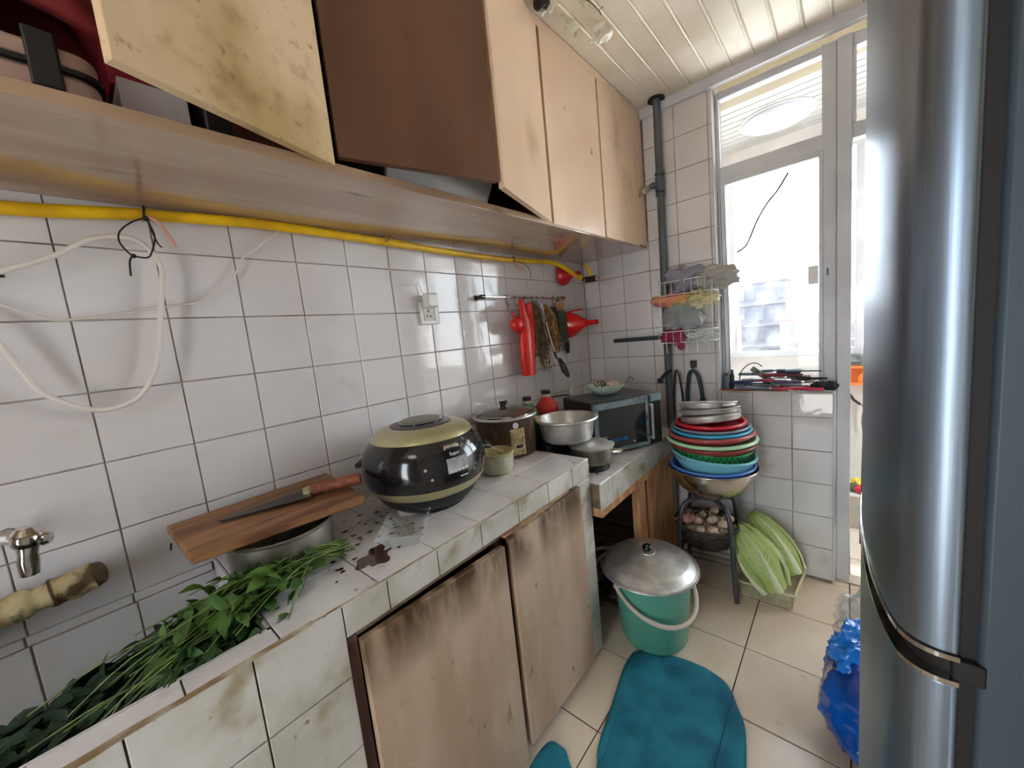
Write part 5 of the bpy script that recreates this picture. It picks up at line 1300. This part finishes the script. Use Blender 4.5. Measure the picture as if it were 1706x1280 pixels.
for k in range(14):
    a = k*2.4; r = .018+.030*((k*37) % 10)/10
    part('okra_pod', M().tube(smooth([(r*cos(a)-.04*cos(a+1), r*sin(a)-.04*sin(a+1), .04+.018*k), (r*cos(a), r*sin(a), .048+.018*k), (r*cos(a)+.04*cos(a+1), r*sin(a)+.04*sin(a+1), .045+.018*k)], 4), [.006,.010,.013,.014,.015,.014,.012,.009,.004], 8), mat('pod_green', srgb(120,156,104), .5) if k == 0 else bpy.data.materials['pod_green'], cb2, ang=1.4)

# ================================================================== fridge
fg = thing('fridge', 'tall brushed silver fridge freezer with rounded doors at the right edge', 'fridge', (1.55, .98, 0))
prof_d = smooth([(1.293,.702,0),(1.275,.7025,0),(1.258,.712,0),(1.246,.735,0),(1.2365,.785,0),(1.2285,.86,0),(1.2245,.95,0),(1.2235,1.02,0),(1.226,1.12,0),(1.234,1.21,0),(1.246,1.255,0),(1.262,1.268,0),(1.293,1.270,0)], 5)
pl = [(p.x, p.y) for p in prof_d]
part('upper_door', M().prism(pl, .878, 1.74), MT['fridge'], fg, world=True, bev=.004, ang=.5)
part('lower_door', M().prism(pl, .06, .842), MT['fridge'], fg, world=True, bev=.004, ang=.5)
pin = [(max(p.x, 0)+.010*(1 if p.x < 1.285 else 0), .702+(p.y-.702)*.96+.010) for p in prof_d]
part('grip_recess', M().prism(pin, .842, .878), MT['rubber'], fg, world=True)
plo = [(p.x-.0015 if p.x < 1.29 else p.x, p.y-(.0015 if p.y < .73 else 0)) for p in prof_d]
part('trim_strip', M().prism(plo, .872, .8775), MT['chrome'], fg, world=True, ang=.5)
part('trim_strip', M().prism(plo, .8425, .848), MT['chrome'], fg, world=True, ang=.5)
part('gasket', M().bx(1.293,.712,.062,1.306,1.262,1.735), MT['rubber'], fg, world=True)
part('body', M().bx(1.306,.706,.05,1.90,1.268,1.76), MT['fside'], fg, world=True, bev=.006)
part('hinge', M().bx(1.288,.703,.848,1.312,.716,.872), MT['rubber'], fg, world=True, bev=.002)
for yy in (.75,1.2): part('foot', M().tube([(1.40,yy,0),(1.40,yy,.052)], .018, 12), MT['rubber'], fg, world=True)

# ================================================================== clutter on the window sill
random.seed(14)
Z0 = .890
def bt(label, x, y, r, h, mt):
    b = thing('small_bottle', label, 'bottle', (x, y, Z0))
    part('body', M().lathe([(0,0),(r,0),(r,h*.7),(r*.6,h*.82),(r*.55,h*.84)], 16), mt, b)
    part('cap', M().lathe([(r*.62,h*.83),(r*.62,h),(0,h)], 14), MT['blackgloss'], b)
bt('slate grey bottle at the left end of the sill', .748, 2.262, .014, .085, MT['slate'])
bt('slim dark bottle against the left jamb', .772, 2.282, .009, .100, MT['black'])
def cutters(name, label, x, y, ang, gripm, L_=.17, z=Z0+.010, cat='pliers', sp=.022, tilt=0):
    t = thing(name, label, cat, (x, y, z), rot=(0, tilt, ang))
    for s in (-1, 1):
        part('handle', M().tube(smooth([(0,0,0),(.03,.012*s,0),(.06,sp*s,0),(L_*.62,sp*.8*s,0)], 4), [.005]*4+[.007]*9, 8), gripm, t, ang=1.3)
    part('jaws', M().hexa([(-.05,-.002,-.003),(-.05,.002,-.003),(.008,.008,-.004),(.008,-.008,-.004),(-.05,-.002,.003),(-.05,.002,.003),(.008,.008,.004),(.008,-.008,.004)]), MT['steel'], t, bev=.001)
    part('rivet', M().lathe([(.005,0),(.005,.006),(0,.006)], 10), MT['chrome'], t)
    return t
MT['rose'] = mat('rose_red_grip', srgb(204,52,78), .35)
cutters('pliers', 'pliers with rose red grips near the middle front of the sill', .93, 2.252, radians(8), MT['rose'])
cutters('pliers', 'pliers with bright red grips at the right front of the sill', 1.02, 2.252, radians(-6), MT['rose'], .18, Z0+.014)
cutters('scissors', 'scissors with dark handles lying at the left of the sill', .83, 2.262, radians(14), MT['slate'], .15, Z0+.012, 'scissors')
def tool(name, label, cat, pts, r, mt, **k): return single(name, M().tube(pts, r, 8), mt, label, cat, **k)
tool('screwdriver', 'screwdriver with blue handle lying along the sill front', 'screwdriver', [(.80,2.244,Z0+.010),(.87,2.243,Z0+.010),(.90,2.242,Z0+.010),(.96,2.242,Z0+.008)], [.009,.009,.003,.003], MT['slate'])
tool('wooden_rod', 'reddish wooden rod at the front left edge of the sill', 'rod', [(.725,2.237,Z0+.004),(.86,2.237,Z0+.005)], .0045, MT['redwood'])
m = M().hexa([(.875,2.275,Z0+.075),(.905,2.265,Z0+.010),(.93,2.275,Z0+.010),(.90,2.285,Z0+.085)] + [(a[0], a[1], a[2]) for a in [(.868,2.285,Z0+.082),(.905,2.275,Z0+.016),(.93,2.285,Z0+.016),(.90,2.292,Z0+.090)]])
pb = thing('power_strip', 'grey-green socket strip leaning diagonally on the sill tools', 'power strip', (.865, 2.272, Z0+.10), rot=(0, radians(38), 0))
part('casing', M().bx(-.010,-.008,-.013,.135,.008,.013), mat('grey_green', srgb(112,120,108), .5), pb, bev=.004)
for k in range(3): part('socket', M().bx(.012+.040*k,-.0095,-.006,.030+.040*k,-.0075,.006), MT['blade'], pb)
single('power_strip_cable', M().tube(smooth([(.90,2.272,Z0+.112),(.875,2.270,Z0+.130),(.840,2.270,Z0+.120),(.812,2.272,Z0+.085),(.808,2.272,Z0+.045),(.83,2.272,Z0+.02)], 6), .0024, 6), MT['blackstr'], 'thin black cable arching over the left of the sill', 'cable', ang=1.4)
single('metal_ruler', M().bx(0,0,0,.20,.018,.0015, TR((.905,2.262,Z0+.040), (0,radians(-3),radians(3)))), MT['alu'], 'flat metal ruler lying on top of the sill tools', 'ruler')
single('grey_file', M().bx(0,0,0,.16,.016,.006, TR((.93,2.282,Z0+.052), (0,radians(1),radians(2)))), MT['blade'], 'grey flat file behind the ruler on the sill', 'file', bev=.001)
tool('black_torch', 'dark blue torch lying high on the sill clutter', 'torch', [(.955,2.285,Z0+.088),(1.03,2.284,Z0+.086),(1.045,2.284,Z0+.086)], [.009,.010,.013], mat('navy_plastic', srgb(54,60,84), .4))
single('dark_box', M().bx(.995,2.268,Z0+.055,1.055,2.296,Z0+.078), MT['black'], 'small dark rectangular box on the sill clutter', 'box', bev=.002)
cmb = thing('metal_comb', 'wide-toothed metal comb standing at the right of the sill', 'comb', (1.095, 2.262, Z0+.03))
part('spine', M().bx(-.045,-.003,-.004,.045,.003,.004), MT['alu'], cmb)
m = M()
for k in range(11): part('tooth', M().tube([(-.042+.0084*k,0,.003),(-.040+.0084*k,0,.040)], .0016, 5), MT['alu'], cmb)
rag('black rolled cloth at the right end of the sill', 'black_cloth', 'cloth', (1.128,2.262,Z0+.022), (.040,.020,.020), mat('black_cloth', srgb(40,46,48), .95, bump=.4, bscale=80), .14, 4, 31)
MT['toolmix'] = mat('mixed_steel', srgb(120,124,136), .4, .5)
for i, (x, y, L_, a, z, mt, lab) in enumerate([
    (.79,2.268,.13,.10,.022,MT['slate'],'slate-handled chisel under the bottles on the sill'),
    (.84,2.286,.16,-.05,.030,MT['toolmix'],'steel spanner lying behind the scissors on the sill'),
    (.90,2.286,.15,.08,.022,MT['black'],'black-handled awl behind the pliers on the sill'),
    (.96,2.268,.14,-.10,.026,MT['toolmix'],'bare steel rod under the ruler on the sill'),
    (1.01,2.286,.12,.04,.034,MT['slate'],'grey-handled knife beside the dark box on the sill'),
    (.87,2.256,.12,.16,.034,MT['rose'],'pink-handled tool crossing the scissors on the sill')]):
    p0 = Vector((x-.0, y, Z0+z*1.4)); d = Vector((cos(a), sin(a)*.2, 0))
    tool('hand_tool', lab, 'tool', [p0, p0+d*L_*.5, p0+d*L_*.55, p0+d*L_], [.007,.008,.003,.002], mt)
for i, (x, y, L_, a, z, r_, mt, lab) in enumerate([
    (.80,2.284,.20,.02,.052,.008,MT['toolmix'],'long grey bar across the back of the sill heap'),
    (.86,2.278,.17,-.04,.060,.007,MT['slate'],'slate round rod high on the sill heap under the socket strip'),
    (.90,2.266,.18,.05,.050,.009,mat('maroon_grip', srgb(120,44,62), .5),'maroon-gripped tool high in the middle of the sill heap'),
    (.99,2.270,.13,-.05,.062,.007,MT['toolmix'],'short steel bar beside the dark box on the sill heap'),
    (.77,2.256,.12,.12,.026,.008,mat('navy_grip', srgb(48,62,96), .5),'navy handle at the left front of the sill heap'),
    (1.03,2.262,.11,.03,.040,.009,MT['black'],'black handle below the comb on the sill'),
    (.95,2.250,.10,.10,.030,.008,mat('violet_grip', srgb(92,70,110), .5),'violet handle between the two red-gripped pliers'),
    (.82,2.250,.10,-.08,.034,.007,MT['toolmix'],'bare metal shank over the scissors on the sill')]):
    p0 = Vector((x, y, Z0+z*1.45)); d = Vector((cos(a), sin(a)*.15, .05*sin(i*2)))
    tool('hand_tool', lab, 'tool', [p0, p0+d*L_*.45, p0+d*L_*.5, p0+d*L_], [r_,r_*1.1,r_*.6,r_*.5], mt)
single('glass_jar', M().lathe([(0,0),(.018,0),(.020,.004),(.020,.040),(.016,.046),(.016,.052),(0,.052)], 20, TR((1.078,2.284,Z0+.0))), MT['offwhite'], 'squat pale jar behind the metal comb on the sill', 'jar')
single('rolled_rag', M().tube(smooth([(1.00,2.236,Z0+.004),(1.05,2.234,Z0+.002),(1.10,2.236,Z0+.005),(1.155,2.235,Z0+.003)], 5), [.006+.002*sin(k*1.7) for k in range(16)], 8, flat=.6), mat('pale_rag', srgb(176,184,186), .9), 'pale rag strip along the right front edge of the sill', 'rag', ang=1.4)
# crack-like wire on the glass, dirt spots
single('loose_wire', M().tube(smooth([(1.005,2.322,1.852),(.965,2.322,1.79),(.925,2.322,1.745),(.885,2.322,1.68),(.855,2.322,1.61),(.835,2.322,1.575),(.80,2.322,1.555)], 6), .0045, 6), MT['blackstr'], 'thin dark wire running diagonally outside the window glass', 'wire', ang=1.4)

# ================================================================== balcony clutter seen through the door
oc = thing('orange_crate', 'orange plastic crate of odds and ends on the balcony ledge', 'crate', (1.27, 3.03, .80))
m = M().bx(1.16,2.97,.800,1.42,2.975,.818).bx(1.16,2.97,.895,1.42,2.975,.912).bx(1.16,2.97,.80,1.42,3.075,.806).bx(1.16,2.97,.85,1.20,2.975,.90).bx(1.38,2.97,.80,1.42,2.975,.91).bx(1.415,2.97,.80,1.42,3.075,.912).bx(1.16,3.07,.80,1.42,3.075,.912)
part('walls', m, mat('orange_plastic', srgb(238,132,66), .45), oc, world=True, bev=.002)
part('inner_panel', M().hexa([(1.25,2.985,.808),(1.30,2.985,.808),(1.30,2.99,.808),(1.25,2.99,.808),(1.25,2.985,.85),(1.30,2.985,.90),(1.30,2.99,.90),(1.25,2.99,.85)]), bpy.data.materials['orange_plastic'], oc, world=True)
part('bracket', M().bx(1.17,2.99,.79,1.19,3.079,.80).bx(1.39,2.99,.79,1.41,3.079,.80), MT['alu'], oc, world=True)
rag('grey crumpled items heaped in the orange crate', 'odds_and_ends', 'clutter', (1.28,3.03,.932), (.09,.035,.035), mat('grey_odds', srgb(140,146,144), .7), .25, 5, 41)
tub = thing('steel_tub', 'grey patterned storage bin on the balcony floor past the door', 'bin', (1.29, 2.96, 0))
part('bin', M().hexa([(-.10,-.09,.0),(.10,-.09,.0),(.10,.09,.0),(-.10,.09,.0),(-.12,-.11,.20),(.12,-.11,.20),(.12,.11,.20),(-.12,.11,.20)]), mat('grey_bin', srgb(170,172,170), .4, col2=srgb(206,180,150), nscale=9), tub, bev=.006)
part('lid_rim', M().bx(-.13,-.118,.195,.13,.118,.208), MT['white'], tub, bev=.003)
for i, (x, y, c, lab) in enumerate([(1.235,2.90,(96,110,84),'dark green packet on the grey balcony bin'),(1.268,2.88,(230,60,84),'red packet on the grey balcony bin'),(1.250,2.95,(232,206,70),'yellow packet behind the red one on the balcony bin')]):
    rag(lab, 'small_packet', 'packet', (x, y, .228+.015*(i == 2)), (.026,.022,.024), mat('packet_%s' % 'abc'[i], srgb(*c), .5), .12, 4, 50+i)
single('mop_handle', M().tube(smooth([(1.262,2.70,.0),(1.266,2.72,.30),(1.270,2.75,.52)], 5), .006, 8), MT['blade'], 'thin dark mop handle leaning on the balcony beyond the door', 'mop', ang=1.4)
cl2 = thing('wall_clamp', 'grey metal clamp hanging on the white balcony parapet', 'clamp', (1.26, 3.06, .55))
part('arm', M().tube([(1.215,3.06,.735),(1.235,3.06,.70),(1.262,3.06,.675)], .007, 8), MT['blade'], cl2, world=True)
part('shank', M().tube(smooth([(1.262,3.06,.675),(1.275,3.06,.66),(1.27,3.06,.58),(1.278,3.06,.50)], 4), .005, 8), MT['steel'], cl2, world=True, ang=1.4)

# ================================================================== torn film and wires at the ceiling
random.seed(8)
FM = film_mat('yellowish_film', srgb(228,226,206), .5)
for i, (x0, y0, L_, a, lab) in enumerate([(.462,1.335,.05,.4,'torn clear film hanging by the dark hole at the cabinet top'),(.535,1.555,.075,.9,'largest crumpled clear film tatter on the ceiling strips'),(.478,1.455,.06,1.3,'torn clear film along the cabinet top edge'),(.545,1.42,.03,2.1,'tiny clear film scrap stuck to the ceiling near the short wire')]):
    ph0 = i*1.9
    m = M().grid(lambda u, v: (x0+L_*(u-.5)*cos(a)+.010*sin(9*v+ph0), y0+L_*(u-.5)*sin(a)+.012*sin(7*u+ph0+6*v), 2.331-L_*.8*v*(1-.5*abs(u-.5)*sin(9*u+ph0)**2)+.008*sin(11*u+5*v)), 12, 12)
    single('torn_plastic_film', m, FM, lab, 'plastic film', ang=.5)
single('ceiling_wire', M().tube(smooth([(.54,1.39,2.333),(.560,1.44,2.325),(.562,1.50,2.327),(.555,1.525,2.331)], 5), .0014, 5).tube([(.562,1.495,2.327),(.578,1.50,2.333)], .0012, 5), MT['blackstr'], 'short dark wire on the ceiling beside the torn film', 'wire', ang=1.4)
single('ceiling_hole', M().lathe([(0,0),(.028,0),(.028,-.012),(.015,-.02),(0,-.02)], 16, TR((.447,1.325,2.334))), MT['black'], 'dark hole where the cabinet top meets the ceiling, drawn as a black disc', 'hole')  # black disc stands in for a dark hole

# lamp body added around the fill light, unseen behind the photographer
lmp = thing('added_ceiling_lamp', 'added round white lamp body for the unseen fill light behind the photographer', 'ceiling lamp', (1.0, -.55, 2.335))
part('lamp_shade', M().lathe([(0,-.0),(.20,0),(.20,-.03),(.17,-.05),(0,-.055)], 32), MT['white'], lmp)
lo.location = (1.0, -.55, 2.27)

# ------------------------------------------------------------------ individual labels, told apart by their order from the left
ORD = ['leftmost','second','third','fourth','fifth','sixth','seventh','eighth','ninth','tenth']
_inv = _M.inverted()
def centre_x(o):
    c = sum((o.matrix_basis @ Vector(b) for b in o.bound_box), Vector())/8
    q = _inv @ c; return q.x/-q.z
bpy.context.view_layer.update()
for grp, txt in (('garlic in the wicker basket','cream garlic bulb in the wicker basket, %s from the left'),('shallots in the wicker basket','reddish brown shallot in the wicker basket, %s from the left'),
                 ('chopsticks in the green holder','orange-brown chopstick in the green holder, %s from the left'),('peppers in the enamel bowl','dark dried pepper in the enamel bowl, %s from the left'),
                 ('garlic in the enamel bowl','cream garlic bulb in the enamel bowl, %s from the left')):
    L = sorted([o for o in bpy.data.objects if o.get('group') == grp], key=centre_x)
    for i, o in enumerate(L): o['label'] = (txt % ORD[i]).replace('leftmost from the left', 'leftmost')
